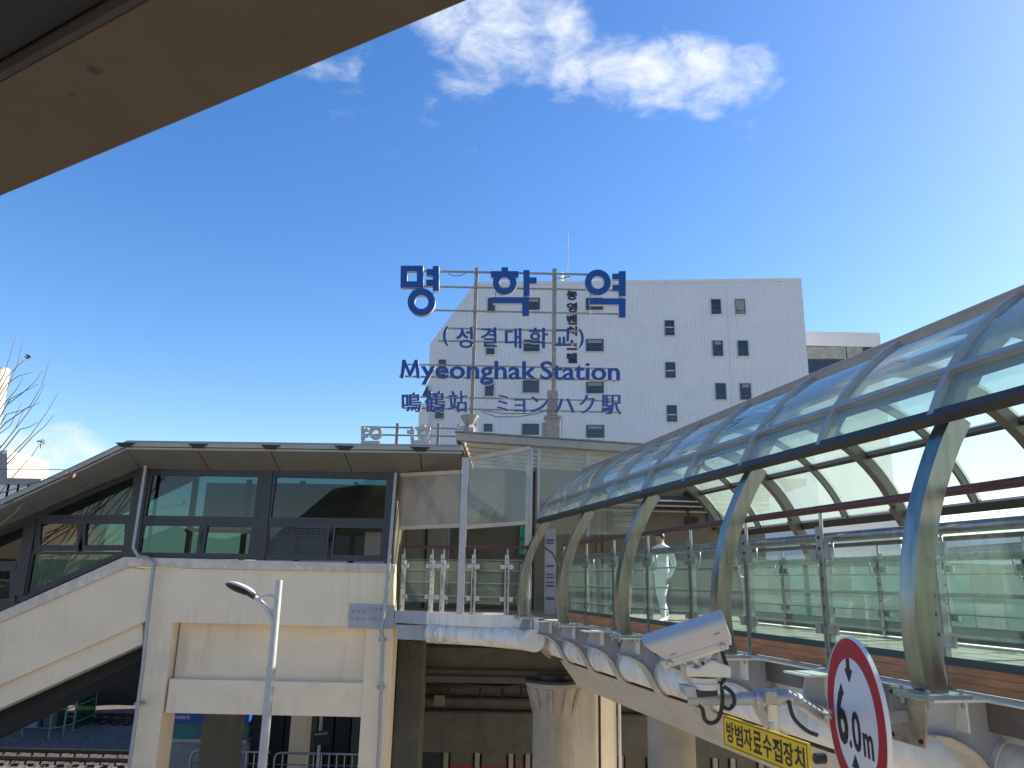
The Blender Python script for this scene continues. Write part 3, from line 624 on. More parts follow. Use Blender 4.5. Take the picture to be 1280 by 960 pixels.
b = MB(); b.aabb((xa, 25.93, zt), (16, 26.2, zt + .1)); part('head_rail', b, M['fascia'], PS)
b = MB(); b.aabb((xa - 2, 24, -.3), (16, 30, .9)); part('platform', b, M['under'], PS)
t = thing('platform_number_sign', 'dark platform sign with a white number ten beside the shaded column', 'sign', W(534, 940, 25.2))
b = MB(); b.pxp([(527, 915), (549, 915), (549, 962), (525, 962)], 25.2, .12); part('panel', b, M['dark'], t)
b = MB()
for ch, xx in (('1', 530.5), ('0', 534)): put_glyph(b, ch, W(xx, 932, 25.19), W(xx + (2 if ch == '1' else 4.5), 932, 25.19), W(xx, 925, 25.19), (0, .008, 0), .02)
part('number', b, M['signwhite'], t)
b = MB(); p = W(538, 962, 25.25); b.aabb((p.x - .05, 25.22, .9), (p.x + .05, 25.3, p.z)); part('post', b, M['dark'], t)

# ================================================================== glazed corner vestibule between stair block and bridge
P0 = W(497, 763, 18.0); P1 = W(576, 766, 17.2); P2v = W(660, 771, 16.6)
for p in (P0, P1, P2v): p.z = EYE - .66
t = thing('glazed_vestibule', 'grey framed corner porch with clear and brown vinyl blinds under a flat roof', 'porch', V((P1.x, P1.y, EYE - .66))); VS = t
A1, A2, A3 = W(570, 546, 16.75), W(667, 553, 16.75), W(830, 563.5, 16.75)
far = 4.2
nA = (A3 - A1).normalized()
bk = V((.012, .995, -.012)) * far
b = MB(); q = [A1 + V((0, 0, -.075)), A3 + V((0, 0, -.075)), A3 + V((0, 0, .10)), A1 + V((0, 0, .10))]; b.prism(q, (0, .12, 0)); part('front_fascia', b, M['fascia'], VS, bevel=.01)
b = MB(); q = [A1 + V((-.03, -.05, .104)), A3 + V((0, -.05, .104)), A3 + V((0, -.05, .13)), A1 + V((-.03, -.05, .13))]; b.prism(q, (0, .2, 0)); part('roof_edge', b, M['frame_sign'], VS)
b = MB(); b.prism([A1 + V((0, .122, -.075)), A1 + V((0, .122, .10)), A1 + bk + V((0, 0, .1)), A1 + bk + V((0, 0, -.075))], (.1, 0, 0)); part('side_fascia', b, M['frame_sign'], VS)
b = MB(); b.prism([A1 + V((.11, .13, -.1)), A1 + V((.11, .13, -.02)), A1 + bk + V((.11, 0, -.02)), A1 + bk + V((.11, 0, -.1))], (.06, 0, 0)); part('side_batten', b, M['brown'], VS)
for k in range(7):
    f = (k + .6) / 7; p, q = A1 + bk * f + V((.18, 0, .02)), A3 + bk * f + V((0, 0, .02)); b = MB(); b.bar(p, q, .09, .14); part('rafter', b, M['fascia'], VS)
for k in range(6):
    o_ = V((.12 + k * .98, .13, .09)); sl = nA.z / nA.x; w_ = .95
    p = A1 + V((o_.x, o_.y, o_.z + o_.x * sl)); q = p + nA * w_ / nA.x * nA.x; b = MB(); b.prism([p, q, q + bk * .96, p + bk * .96], (0, 0, .02)); part('roof_pane', b, M['roofpane'], VS)
# posts
for (xb, yb, xt, yt, Y0) in ((575, 768, 583, 563, 17.12), (659, 772, 668.5, 551, 16.82)):
    p = W(xb, yb, Y0); q = W(xt, yt, Y0 - .0); q = V((p.x, p.y, q.z)); b = MB(); b.aabb((p.x - .075, p.y - .07, EYE - .68), (p.x + .075, p.y + .07, q.z - .16)); part('post', b, M['alu'], VS, bevel=.008)
# blinds
PA, PB, PC = V((P0.x, P0.y + .05, 0)), V((P1.x, P1.y - .1, 0)), V((P2v.x, P2v.y + .05, 0))
def sheet(name, mm, A, Bp, pts, bot, top, wv=.02, n=14):
    b = MB(); P = [Won(x, y, A, Bp) for x, y in pts]; vs = []; nn = (Bp - A).normalized().cross(UP)
    for j in range(n + 1):
        for i in range(n + 1):
            p = P[0].lerp(P[1], i / n).lerp(P[3].lerp(P[2], i / n), j / n); s = sin(pi * i / n) * sin(pi * j / n)
            vs.append(p + nn * (wv * s * (sin(i * 1.7 + j * .8) + .6 * sin(j * 2.3 - i * .9) + .5 * sin(i * 3.1))))
    m_ = len(vs); vs += [v + nn * .004 for v in vs]
    fs = [(j * (n + 1) + i, j * (n + 1) + i + 1, (j + 1) * (n + 1) + i + 1, (j + 1) * (n + 1) + i) for j in range(n) for i in range(n)]
    fs += [tuple(m_ + q for q in f[::-1]) for f in fs]
    b.add(vs, fs); o = part(name, b, M[mm], VS, smooth=True)
    for (a, c, nm) in ((P[0], P[1], 'batten'), (P[3], P[2], 'batten')):
        b = MB(); b.bar(a, c, .05, .085); part(nm, b, M['brown'], o)
sheet('brown_blind', 'tarp', PA, PB, [(500, 594), (576, 590), (575, 657), (498, 660)], 1, 1, .008)
sheet('clear_blind', 'vinyl', PB, PC, [(587, 574), (663, 560), (660, 653), (584, 659)], 1, 1, .004)
# glazing over the canopy mouth
A, Bq = V((W(674, 600, 17).x, 17, 0)), V((W(830, 600, 17.2).x, 17.2, 0))
for (xa, xb) in ((676, 733), (736, 800)):
    sl = 8.6 / 163
    b = MB(); P = [Won(x, y, A, Bq) for x, y in ((xa, 561 + (xa - 667) * .06), (xb, 561 + (xb - 667) * .06), (xb, 668), (xa, 668))]; b.prism(P, (0, .012, 0)); part('pane', b, M['vinyl'], VS)
for xa in (673.5, 734.5, 802):
    p = Won(xa, 600, A, Bq); b = MB(); b.aabb((p.x - .035, p.y - .03, EYE + 1.0), (p.x + .035, p.y + .06, W(xa, 561 + (xa - 667) * .06, p.y).z)); part('mullion', b, M['alu'], VS)
# deck, white fascia and round edge pipe
zd = EYE - .66
Q = [P0 + V((-.35, 0, 0)), P0, P1, P2v, B(15.2, 4.4, -.66), B(15.2, 9, -.66), V((8, CY, zd)), V((P0.x - .35, CY, zd))]
b = MB(); b.prism([p + V((0, 0, -.02)) for p in Q], (0, 0, -.17)); part('deck', b, M['deck'], VS)
arc = [P0 + V((-.03, -.05, 0)), P0.lerp(P1, .5) + V((-.02, -.1, 0)), P1 + V((0, -.1, 0)), P1.lerp(P2v, .5) + V((.0, -.1, 0)), P2v + V((.05, -.08, 0)), B(15.1, 4.15, -.66)]
b = MB(); b.sweep([p + V((0, 0, -.13)) for p in arc[1:]], UP, .26, .06); part('edge_beam', b, M['steel_white'], VS)
b = MB(); b.sweep([p + V((0, -.01, -.13)) for p in arc[:2]], UP, .265, .06); part('edge_beam', b, M['steel_grey'], VS)
b = MB(); q = W(536, 791, 17.5); b.tube([q, W(600, 794, 17.1), W(655, 799, 16.4), W(668, 801, 15.6)], .21, 18); part('edge_pipe', b, M['pipe'], VS, smooth=True)
b = MB(); b.pxp([(497, 781), (540, 781), (540, 801), (497, 799)], 17.75, .3); part('end_bracket', b, M['steel_grey'], VS)
for pth in ([(508, 800), (512, 822), (517, 825), (522, 820), (526, 800)], [(513, 800), (517, 804), (522, 800)]):
    b = MB(); b.tube([W(x, y, 18.0) for x, y in pth], .012, 5); part('loose_cable', b, M['black'], VS)

# ================================================================== railing helper (posts, glass, rods, handrail)
rp = MB()
for dx in (-.034, .034): rp.aabb((dx - .011, -.03, 0), (dx + .011, .03, 1.12))
for z in (.1, .5, .75): rp.aabb((-.0229, -.01, z), (.0229, .01, z + .03))
rp.aabb((-.046, -.038, .98), (.046, -.031, 1.24)); rp.tube([(0, 0, 1.1), (0, 0, 1.38)], .018, 8)
rp.aabb((-.07, -.06, 0), (.07, .06, .012))
rp_me = rp.mesh('railing_post', M['inox2'])
bo = MB(); bo.lathe((0, 0, 0), [(.016, 0), (.016, .008), (.008, .014)], 8, -Y); bo_me = bo.mesh('bolt', M['dark'])
cl = MB(); cl.aabb((-.05, -.02, -.045), (.05, .02, .045)); cl_me = cl.mesh('clamp', M['inox2'])
hb = MB(); hb.tube([(0, .03, .86), (0, .12, .9), (0, .14, 1.0), (0, .14, 1.13)], .012, 6); hb_me = hb.mesh('handrail_bracket', M['inox2'], smooth=True)
def railing(root, stations, side, tilt_glass='railglass', inner=True, rods=True, wood=True):
    """stations = points at post feet in order; side = unit vector pointing to the outer face"""
    up = UP
    for i, p in enumerate(stations):
        a = stations[min(i + 1, len(stations) - 1)] - stations[max(i - 1, 0)]; a.normalize(); a = V((a.x, a.y, 0)).normalized()
        o = V((a.y, -a.x, 0)); o = o if o.dot(side) > 0 else -o
        mt = Matrix((a, -o, UP)).transposed().to_4x4(); mt.translation = p
        pq = piece('railing_post', rp_me, root, mt)
        for sx in (-1, 1):
            if (i == 0 and sx < 0) or (i == len(stations) - 1 and sx > 0): continue
            for z in (.33, .99):
                m_ = mt @ Matrix.Translation((sx * .098, -.02, z)); c = bpy.data.objects.new('clamp', cl_me); COL.objects.link(c); c.parent = pq; c.matrix_local = Matrix.Translation((sx * .098, -.02, z))
        for z in (1.04, 1.14):
            c = bpy.data.objects.new('bolt', bo_me); COL.objects.link(c); c.parent = pq; c.matrix_local = Matrix.Translation((0, -.036, z))
        if inner:
            c = bpy.data.objects.new('handrail_bracket', hb_me); COL.objects.link(c); c.parent = pq; c.matrix_local = Matrix.Translation((.05, 0, 0))
    for a, c in zip(stations[:-1], stations[1:]):
        d = (c - a); L_ = d.length; d = d.normalized(); o = V((d.y, -d.x, 0)).normalized(); o = o if o.dot(side) > 0 else -o
        b = MB(); b.prism([a + d * .045 + UP * .22 + o * .018, c - d * .045 + UP * .22 + o * .018, c - d * .045 + UP * 1.10 + o * .018, a + d * .045 + UP * 1.10 + o * .018], o * .010); part('glass_panel', b, M[tilt_glass], root)
        if rods:
            for z in (.37, .65, .91):
                b = MB(); b.tube([a + UP * z - o * .02, c + UP * z - o * .02], .011, 6, caps=False); part('rod', b, M['inox2'], root)
        if wood:
            b = MB(); b.prism([a + UP * .165 + d * .03, c + UP * .165 - d * .03, c + UP * .22 - d * .03, a + UP * .22 + d * .03], o * .03); part('gasket', b, M['gasket'], root)
            b = MB(); b.prism([a + UP * .004 + d * .03 - o * .012, c + UP * .004 - d * .03 - o * .012, c + UP * .165 - d * .03 - o * .012, a + UP * .165 + d * .03 - o * .012], o * .03); part('board_backing', b, M['eave'], root)
            for k in range(3):
                b = MB(); b.prism([a + UP * (.006 + k * .053) + d * .03, c + UP * (.006 + k * .053) - d * .03, c + UP * (.0565 + k * .053) - d * .03, a + UP * (.0565 + k * .053) + d * .03], o * (.026 + .003 * (k % 2))); part('wood_board', b, M['wood'], root)
    b = MB(); b.tube([p + UP * 1.40 for p in stations], .036, 12); part('handrail', b, M['rail_red'], root, smooth=True)
    if inner:
        o = -side
        b = MB(); b.tube([p + UP * 1.15 + o * .14 for p in stations], .045, 14); part('inner_handrail', b, M['inox2'], root, smooth=True)

ss = [5.09 + 1.345 * k for k in range(-6, 8)]
t = thing('glass_railing', 'near glass railing of the footbridge with stainless posts and brown handrail', 'railing', B(5.09, 4.5, -.68), 'glass railings'); NR = t
railing(NR, [B(s, 4.5, -.68) for s in ss], -BR)
t = thing('glass_railing', 'far glass railing across the footbridge seen through the near glass', 'railing', B(5.09, 8.55, -.68), 'glass railings'); FR = t
railing(FR, [B(s + .35, 8.55, -.68) for s in ss], BR)
t = thing('glass_railing', 'short curved glass railing round the vestibule corner below the vinyl blinds', 'railing', V((P1.x, P1.y, zd)), 'glass railings'); VR = t
pv = [Won(x, 762, PA, PB) for x in (502, 538, 552)] + [Won(x, 766, PB, PC) for x in (591, 633)] + [P2v + V((-.02, .05, 0))]
for p in pv: p.z = EYE - .68
railing(VR, pv, -Y, inner=False, wood=False)
b = MB(); b.tube([p + UP * 1.13 for p in pv], .014, 8); part('upper_rod', b, M['inox2'], VR)
# curved stainless end post group where railing meets porch
b = MB(); e = B(15.0, 4.55, -.68); b.tube([e + UP * 0, e + UP * 1.0, e + UP * 1.25 + V((-.12, 0, 0)), e + UP * 1.36 + V((-.28, .05, 0))], .02, 8); part('end_hoop', b, M['eave'], NR)
solo_b = MB(); A = V((W(681, 700, 17.6).x, 17.6, 0)); Cc = V((W(695, 700, 17.6).x, 17.6, 0))
t = thing('banner_stand', 'tall lavender information banner standing at the bridge entrance', 'banner', V(((A.x + Cc.x) / 2, 17.6, zd)))
solo_b.aabb((A.x, 17.6, zd), (Cc.x, 17.63, W(690, 661, 17.6).z)); part('panel', solo_b, M['lavender'], t)
b = MB()
for (ya, yb) in ((674, 677), (678, 680), (706, 709), (717, 719), (721, 723), (727, 729), (731, 734), (746, 750)): b.pxp([(682.5, ya), (692.5, ya), (692.5, yb), (682.5, yb)], 17.59, .006)
part('printed_lines', b, M['poster_ink'], t)

# ================================================================== footbridge: deck, girders, brackets
t = thing('footbridge', 'white steel footbridge deck with pipe edge and curved outrigger brackets', 'footbridge', B(8, 6.4, -2.0)); FB = t
S0, S1 = -7.0, 15.15
def along(pts, s0=S0, s1=S1): return [B(s0, u, z) for u, z in pts], BD * (s1 - s0)
def run(name, pts, mm, s0=S0, s1=S1, **k): b = MB(); p, v = along(pts, s0, s1); b.prism(p, v); return part(name, b, M[mm], FB, **k)
run('deck', [(4.4, -.70), (8.75, -.70), (8.75, -.9), (4.4, -.9)], 'deck')
run('edge_plate', [(4.50, -.69), (4.54, -.69), (4.54, -1.10), (4.50, -1.10)], 'steel_white')
run('edge_flange', [(4.28, -.682), (4.56, -.682), (4.56, -.697), (4.28, -.697)], 'steel_white')
run('girder', [(4.85, -.91), (8.2, -.91), (8.2, -1.95), (5.1, -1.95), (4.85, -1.5)], 'steel_beige')
run('lower_flange', [(4.62, -1.44), (4.845, -1.47), (5.05, -1.90), (4.98, -1.92)], 'steel_beige')
b = MB(); b.tube([B(S0, 4.60, -1.16), B(S1 + .1, 4.60, -1.16)], .225, 22); part('edge_pipe', b, M['pipe'], FB, smooth=True)
cs = [4.66 + 1.363 * k for k in range(-7, 9)]
br = MB()
cv = [(-.46, -.22), (-.36, -.235), (-.26, -.275), (-.16, -.34), (-.08, -.43), (-.02, -.54), (.03, -.63), (.10, -.71), (.17, -.755)]   # local across, height
br.prism([(u, -.008, z) for u, z in [(-.40, -.012), (.20, -.012), (.20, -.755)] + cv[::-1]], (0, .016, 0))
br_me = br.mesh('bracket_web', M['steel_grey'])
bf = MB(); bf.sweep([V((u, 0, z)) for u, z in cv], Y, .22, .014); bf_me = bf.mesh('curved_flange', M['steel_beige'])
bt = MB(); bt.aabb((-.5, -.17, -.012), (.0, .17, .004)); bt_me = bt.mesh('top_flange', M['steel_white'])
bs = MB(); bs.aabb((-.24, -.14, -.2), (-.225, .14, -.013)); bs_me = bs.mesh('stiffener', M['steel_white'])
bc = MB(); bc.lathe((0, 0, 0), [(.238, -.05), (.238, .05)], 22, Y); bc_me = bc.mesh('pipe_band', M['steel_white'], smooth=False)
for k, s in enumerate(cs):
    mt = BM.copy(); mt.translation = B(s, 4.36, -.68)
    w_ = piece('bracket_web', br_me, FB, mt)
    for nm, me in (('curved_flange', bf_me), ('top_flange', bt_me), ('stiffener', bs_me)):
        c = bpy.data.objects.new(nm, me); COL.objects.link(c); c.parent = w_
    mt2 = BM.copy(); mt2.translation = B(s, 4.60, -1.16); piece('pipe_band', bc_me, FB, mt2)

# ================================================================== canopy: arched columns, ribs, purlins, panes
t = thing('glass_canopy', 'arched glass canopy on curved stainless columns over the footbridge', 'canopy', B(8, 6.4, -.68)); CN = t
UC, ZC, RR = 6.40, .25, 2.35
def arc_pts(a0, a1, n, r=RR): return [(UC - r * cos(a0 + (a1 - a0) * i / n), ZC + r * sin(a0 + (a1 - a0) * i / n)) for i in range(n + 1)]
def ang(u, z): return math.atan2(z - ZC, UC - u)
aE, aM, aU, aT, aF1, aF2 = ang(4.28, 1.28), ang(4.47, 1.6), ang(5.24, 2.29), pi / 2 + .05, ang(7.95, 2.0), ang(8.57, 1.2)
colp = [(3.99, -.66), (3.95, -.42), (3.945, -.15), (3.975, .1), (4.03, .35), (4.11, .6), (4.21, .82), (4.32, 1.03), (4.45, 1.23)]
farp = [(2 * UC - u + .02, z) for u, z in colp][::-1]
local = lambda pts: [V((u, 0, z)) for u, z in pts]
def smoothp(P, n=5):
    o_ = []
    for i in range(len(P) - 1):
        p0, p1, p2, p3 = [V((*q, 0)) for q in (P[max(i - 1, 0)], P[i], P[i + 1], P[min(i + 2, len(P) - 1)])]
        for k in range(n):
            u = k / n; q = .5 * ((2 * p1) + (p2 - p0) * u + (2 * p0 - 5 * p1 + 4 * p2 - p3) * u * u + (3 * p1 - p0 - 3 * p2 + p3) * u ** 3); o_.append((q.x, q.y))
    return o_ + [P[-1]]
colp, farp = smoothp(colp), smoothp(farp)
def flow(me):
    me.polygons.foreach_set('use_smooth', [True] * len(me.polygons)); me.set_sharp_from_angle(angle=radians(40)); return me
cm = MB(); cm.sweep(local(colp), Y, .145, .155); cm_me = flow(cm.mesh('arched_column', M['inox']))
fm = MB(); fm.sweep(local(farp), Y, .145, .155); fm_me = flow(fm.mesh('arched_column', M['rib']))
rm = MB(); rm.sweep(local(arc_pts(ang(4.45, 1.23), pi - ang(4.45, 1.23) + .02, 26, RR - .12)), Y, .14, .13); rm_me = flow(rm.mesh('main_rib', M['rib']))
tm = MB(); tm.sweep(local(arc_pts(aE - .02, aF2 + .02, 26, RR + .012)), Y, .06, .05); tm_me = flow(tm.mesh('glazing_rib', M['alu']))
sm_ = MB(); sm_.sweep(local(arc_pts(aE - .0, aF2 - .01, 26, RR - .06)), Y, .05, .08); sm_me = flow(sm_.mesh('minor_rib', M['rib']))
bpm = MB(); bpm.aabb((-.17, -.16, -.02), (.17, .16, .012))
for dx in (-.13, .13):
    for dy in (-.12, .12): bpm.tube([(dx, dy, -.07), (dx, dy, .04)], .016, 6)
bp_me = bpm.mesh('base_plate', M['galv'])
def bmat(s, u=0, z=0): m = BM.copy(); m.translation = B(s, u, z); return m
for k, s in enumerate(cs):
    if k % 2 == 1:                          # k = 7 is the column at s = 4.66
        c = piece('arched_column', cm_me, CN, bmat(s)); piece('arched_column', fm_me, CN, bmat(s)); piece('main_rib', rm_me, CN, bmat(s))
        for u, par in ((3.99, c), (2 * UC + .02 - 3.99, None)):
            if par:
                q = bpy.data.objects.new('base_plate', bp_me); COL.objects.link(q); q.parent = par; q.matrix_local = Matrix.Translation((u, 0, -.66))
    else: piece('minor_rib', sm_me, CN, bmat(s))
    piece('glazing_rib', tm_me, CN, bmat(s))
SA, SBb = cs[0] - .1, cs[-1] + .05
def purlin(name, a, w_, h_, mm, dr=0):
    c, s_ = UC - (RR + dr) * cos(a), ZC + (RR + dr) * sin(a); n = BR * (-cos(a)) + UP * sin(a); tg = n.cross(BD)
    b = MB(); p, q = B(SA, c, s_), B(SBb, c, s_); b.box((p + q) / 2, (q - p) / 2, n * h_ / 2, tg * w_ / 2); part(name, b, M[mm], CN)
purlin('eave_beam', aE - .02, .075, .09, 'eave', -.01); purlin('eave_beam', aF2 + .03, .12, .12, 'eave', -.02)
for a in (aM, aU, aT, aF1):
    purlin('purlin', a, .055, .05, 'alu', .012); purlin('inner_purlin', a, .06, .07, 'eave', -.065)
purlin('cap_rail', aU + .02, .03, .09, 'alu', .02)
rows = [(aE, aM), (aM, aU), (aU, aT), (aT, aF1), (aF1, aF2)]
pane_me = []
for a0, a1 in rows:
    b = MB(); n = 6; o_, i_ = arc_pts(a0 + .008, a1 - .008, n), arc_pts(a0 + .008, a1 - .008, n, RR - .012)
    vs = [V((u, y, z)) for y in (-.65, .65) for ring in (o_, i_) for u, z in ring]; m_ = n + 1
    fs = []
    for i in range(n): fs += [(i, i + 1, 2 * m_ + i + 1, 2 * m_ + i), (m_ + i + 1, m_ + i, 3 * m_ + i, 3 * m_ + i + 1), (i + 1, i, m_ + i, m_ + i + 1), (2 * m_ + i, 2 * m_ + i + 1, 3 * m_ + i + 1, 3 * m_ + i)]
    fs += [(0, 2 * m_, 3 * m_, m_), (n, m_ + n, 3 * m_ + n, 2 * m_ + n)]
    b.add(vs, fs); pane_me.append(flow(b.mesh('glass_pane', M['glasspane'])))
for k in range(len(cs) - 1):
    for me in pane_me: piece('glass_pane', me, CN, bmat((cs[k] + cs[k + 1]) / 2))
# far-side bracketless edge: outer ledge under the far columns
run('far_edge_beam', [(8.5, -.69), (8.95, -.69), (8.95, -.95), (8.5, -.95)], 'steel_white')

# ================================================================== bridge piers and the sunlit square column
def round_pier(x, yb, YY, wpx, ytop, lab, cap=True):
    c = W(x, yb, YY); c.z = 0; r = wpx / 2 / 996 * YY * 1.0; zt = W(x, ytop, YY).z
    t = thing('bridge_pier', lab, 'pier', V((c.x, c.y, GZ)), 'round piers under the footbridge')
    b = MB()
    prof = [(r, GZ), (r, zt - .5), (r * 1.03, zt - .4), (r * 1.22, zt - .1), (r * 1.34, zt - .08), (r * 1.34, zt)] if cap else [(r, GZ), (r, zt)]
    b.lathe((c.x, c.y, 0), prof, 36); part('shaft', b, M['concrete'], t, smooth=True)
    if cap:
        for k in range(10):
            a = k * pi / 5 + .2; d = V((cos(a), sin(a), 0)); b = MB(); b.prism([V((c.x, c.y, zt - .1)) + d * r * .98, V((c.x, c.y, zt - .1)) + d * r * 1.32, V((c.x, c.y, zt - .62)) + d * r * .98], d.cross(UP) * .06); part('cap_rib', b, M['concrete'], t)
        b = MB(); b.lathe((c.x, c.y, 0), [(r * 1.40, zt + .003), (r * 1.40, zt + .05)], 36); part('bearing_plate', b, M['black'], t)
        b = MB(); b.lathe((c.x, c.y, 0), [(r * .8, zt + .053), (r * .8, zt + .14)], 24); part('bearing', b, M['black'], t)
    else:
        b = MB(); b.lathe((c.x, c.y, 0), [(r * .6, zt + .003), (r * .6, EYE - 1.955)], 24); part('bearing', b, M['dark'], t)
round_pier(692, 900, 16.6, 50, 852, 'round concrete pier with flared ribbed capital under the porch corner')
round_pier(839, 920, 12.6, 56, 880, 'plain thick round concrete pier under the middle of the footbridge', False)
t = thing('station_column', 'sunlit cream square column with a diagonal shadow between the round piers', 'column', V((W(746, 900, 18.6).x, 18.6, GZ)))
cx = W(746, 900, 18.6).x; an = radians(38); ux, uy = V((cos(an), sin(an), 0)), V((-sin(an), cos(an), 0))
b = MB(); b.box((cx, 18.6 + .3, (GZ + EYE - 2.2) / 2), ux * .34, uy * .34, UP * (EYE - 2.2 - GZ) / 2); part('shaft', b, M['cream'], t, bevel=.015)
p = V((cx, 18.9, 0)) - uy * .42 - ux * .28; b = MB(); b.tube([V((p.x, p.y, GZ)), V((p.x, p.y, EYE - 2.2))], .03, 8); part('dark_edge_tube', b, M['black'], t)  # thin black tube along the left edge of the shaft
p = V((cx, 18.9, 0)) - uy * .40 + ux * .37; b = MB(); b.tube([V((p.x, p.y, GZ)), V((p.x, p.y, EYE - 2.2))], .035, 8); part('white_edge_tube', b, M['signwhite'], t)  # thin white tube along the right edge of the shaft

# ================================================================== rooftop letter signs
LM = [M['blue'], M['letterside']]
def two_tone(o):                             # front faces blue, returns grey
    for p in o.data.polygons: p.material_index = 0 if p.normal.y < -.5 else 1
SY = 23.0
def kor(par, Y0, mp, dep, flip=False):
    """the three big syllables as boxes and rings; mp maps the drawing to picture positions"""
    def bx(b, x0, y0, x1, y1, dy=0): b.prism([W(*mp(x, y), Y0 + dy) for x, y in ((x0, y0), (x1, y0), (x1, y1), (x0, y1))], (0, dep - 2 * dy, 0))
    def rg(b, cx, cy, R, r, dy=0):
        n = 36; vs = []
        for k in range(n):
            a = 2 * pi * k / n
            for rr in (R, r): vs.append(W(*mp(cx + rr * cos(a), cy + rr * sin(a)), Y0 + dy))
        N_ = len(vs); vs += [v + V((0, dep - 2 * dy, 0)) for v in vs]; fs = []
        for k in range(n):
            a, c = 2 * k, 2 * ((k + 1) % n); fs += [(a, a + 1, c + 1, c), (N_ + a, N_ + c, N_ + c + 1, N_ + a + 1), (a, c, N_ + c, N_ + a), (c + 1, a + 1, N_ + a + 1, N_ + c + 1)]
        b.add(vs, fs)
    out = []
    b = MB(); bx(b, 500.8, 332, 529, 339); bx(b, 500.6, 351.5, 528.8, 359.6); bx(b, 500.7, 339.001, 508.8, 351.499); bx(b, 521, 339.001, 528.9, 351.499)
    bx(b, 541, 332.4, 548.8, 363.6); bx(b, 533, 336.2, 540.99, 344.6); bx(b, 532.6, 349.4, 540.99, 357.6); rg(b, 526.7, 377.4, 17.3, 8.7); out.append(('명', b))
    b = MB(); bx(b, 626.8, 334, 635.2, 338.79); bx(b, 613.6, 338.8, 648, 346.6); rg(b, 630.8, 353.6, 14.8, 7, .006); bx(b, 654.2, 337.5, 662, 369.7); bx(b, 662.01, 346.6, 670.8, 354.3); bx(b, 615.8, 371.4, 661.4, 379.2); bx(b, 652.9, 379.21, 661.3, 395); out.append(('학', b))
    b = MB(); rg(b, 747.3, 353, 16.2, 8); bx(b, 773.6, 338.8, 782.2, 370.5); bx(b, 765.4, 341.9, 773.59, 349); bx(b, 765.6, 356, 773.59, 363.6); bx(b, 736.8, 372.8, 782.1, 380.8); bx(b, 773.6, 380.81, 782, 397.2); out.append(('역', b))
    return out
t = thing('rooftop_sign', 'tall blue station name sign on steel posts above the concourse roof', 'rooftop sign', V((1.0, SY, EYE + 3.3))); RS = t
for ch, b in kor(t, SY, lambda x, y: (x, y), .16):
    o = part('letter', b, LM, t, bevel=0); two_tone(o)
def word(items, off, mat=LM, dep=.09, Y0=SY, bold=0):
    for ch, x0, y0, x1, y1 in items:
        b = MB()
        for sh, dd in ((0, 0), (bold, .003), (-bold, .006)) if bold else ((0, 0),):
            put_glyph(b, ch, W(x0 + bold + sh, y1, Y0 + dd), W(x1 - bold + sh, y1, Y0 + dd), W(x0 + bold + sh, y0, Y0 + dd), (0, dep - dd * 2, 0), off, 0, 1)
        part('letter', b, mat, RS)
word([('(', 553.5, 408, 560.5, 432), ('성', 570, 408.5, 591.5, 435), ('결', 601, 409, 621.5, 434), ('대', 631, 410, 652, 435.5), ('학', 661, 409.5, 685, 435.5), ('교', 693, 411.5, 714, 432.5), (')', 723, 411, 730, 435)], .010, bold=.5)
def latin(txt, x0, x1, ybase, cap_px, off):
    tot = sum(advance(c, off) for c in txt); k = (x1 - x0) / tot; x = x0
    vs, _, _ = glyph('M', off); hM = max(v.y for v in vs) - min(v.y for v in vs)
    for c in txt:
        if c != ' ':
            vs, _, _ = glyph(c, off); a, e = min(v.x for v in vs), max(v.x for v in vs); l_, h_ = min(v.y for v in vs), max(v.y for v in vs)
            s = cap_px / hM; yb = ybase + (x - x0) * .012
            b = MB(); xa, xb = x + a * k, x + e * k
            if c == 'M':
                yt = yb - h_ * s; q = [(0, yb), (.10, yt), (.27, yt), (.5, yt + cap_px * .62), (.73, yt), (.90, yt), (1, yb), (.83, yb), (.765, yt + cap_px * .36), (.56, yb - cap_px * .08), (.44, yb - cap_px * .08), (.235, yt + cap_px * .36), (.17, yb)]
                b.prism([W(xa + (xb - xa) * u_, v_, SY) for u_, v_ in q], (0, .09, 0)); two_tone(part('letter', b, LM, RS)); x += advance(c, off) * k; continue
            for sh, dd in ((0, 0), (.45, .003), (-.45, .006)): put_glyph(b, c, W(xa + sh, yb - l_ * s, SY + dd), W(xb + sh, yb - l_ * s, SY + dd), W(xa + sh, yb - h_ * s, SY + dd), (0, .09 - dd * 2, 0), off, 0, 1)
            part('letter', b, LM, RS)
        x += advance(c, off) * k
latin('Myeonghak', 498, 669, 472.3, 23.0, .011); latin('Station', 674.5, 776.5, 474.3, 23.0, .011)
word([('鳴', 502, 490.5, 527, 514.5), ('鶴', 530.5, 488.5, 557, 515), ('站', 560.5, 488.5, 585, 515), ('ミ', 621, 493.5, 636, 514), ('ョ', 642.5, 498.5, 657, 515.5), ('ン', 662.5, 495.5, 686, 515), ('ハ', 693, 498, 718.5, 516.5), ('ク', 724, 493.5, 744, 517), ('駅', 751, 493.5, 777, 518)], .002, [M['blue2'], M['letterside']], bold=.65)
BY = SY + .17
for (x0, x1, y, h_) in ((529, 735, 340.4, .06), (506, 768, 359.5, .05), (536, 778, 389.2, .045), (560, 725, 411.5, .045), (548, 722, 427.3, .045), (503, 771, 457.5, .04), (499, 774, 472.5, .05), (504, 775, 497.8, .045), (503, 772, 512, .05)):
    p, q = W(x0, y + (x0 - 640) * .017, BY), W(x1, y + (x1 - 640) * .017, BY); q.z = p.z; b = MB(); b.aabb((p.x, BY, p.z - h_ / 2), (q.x, BY + .05, p.z + h_ / 2)); part('cross_rail', b, M['frame_sign'], RS)
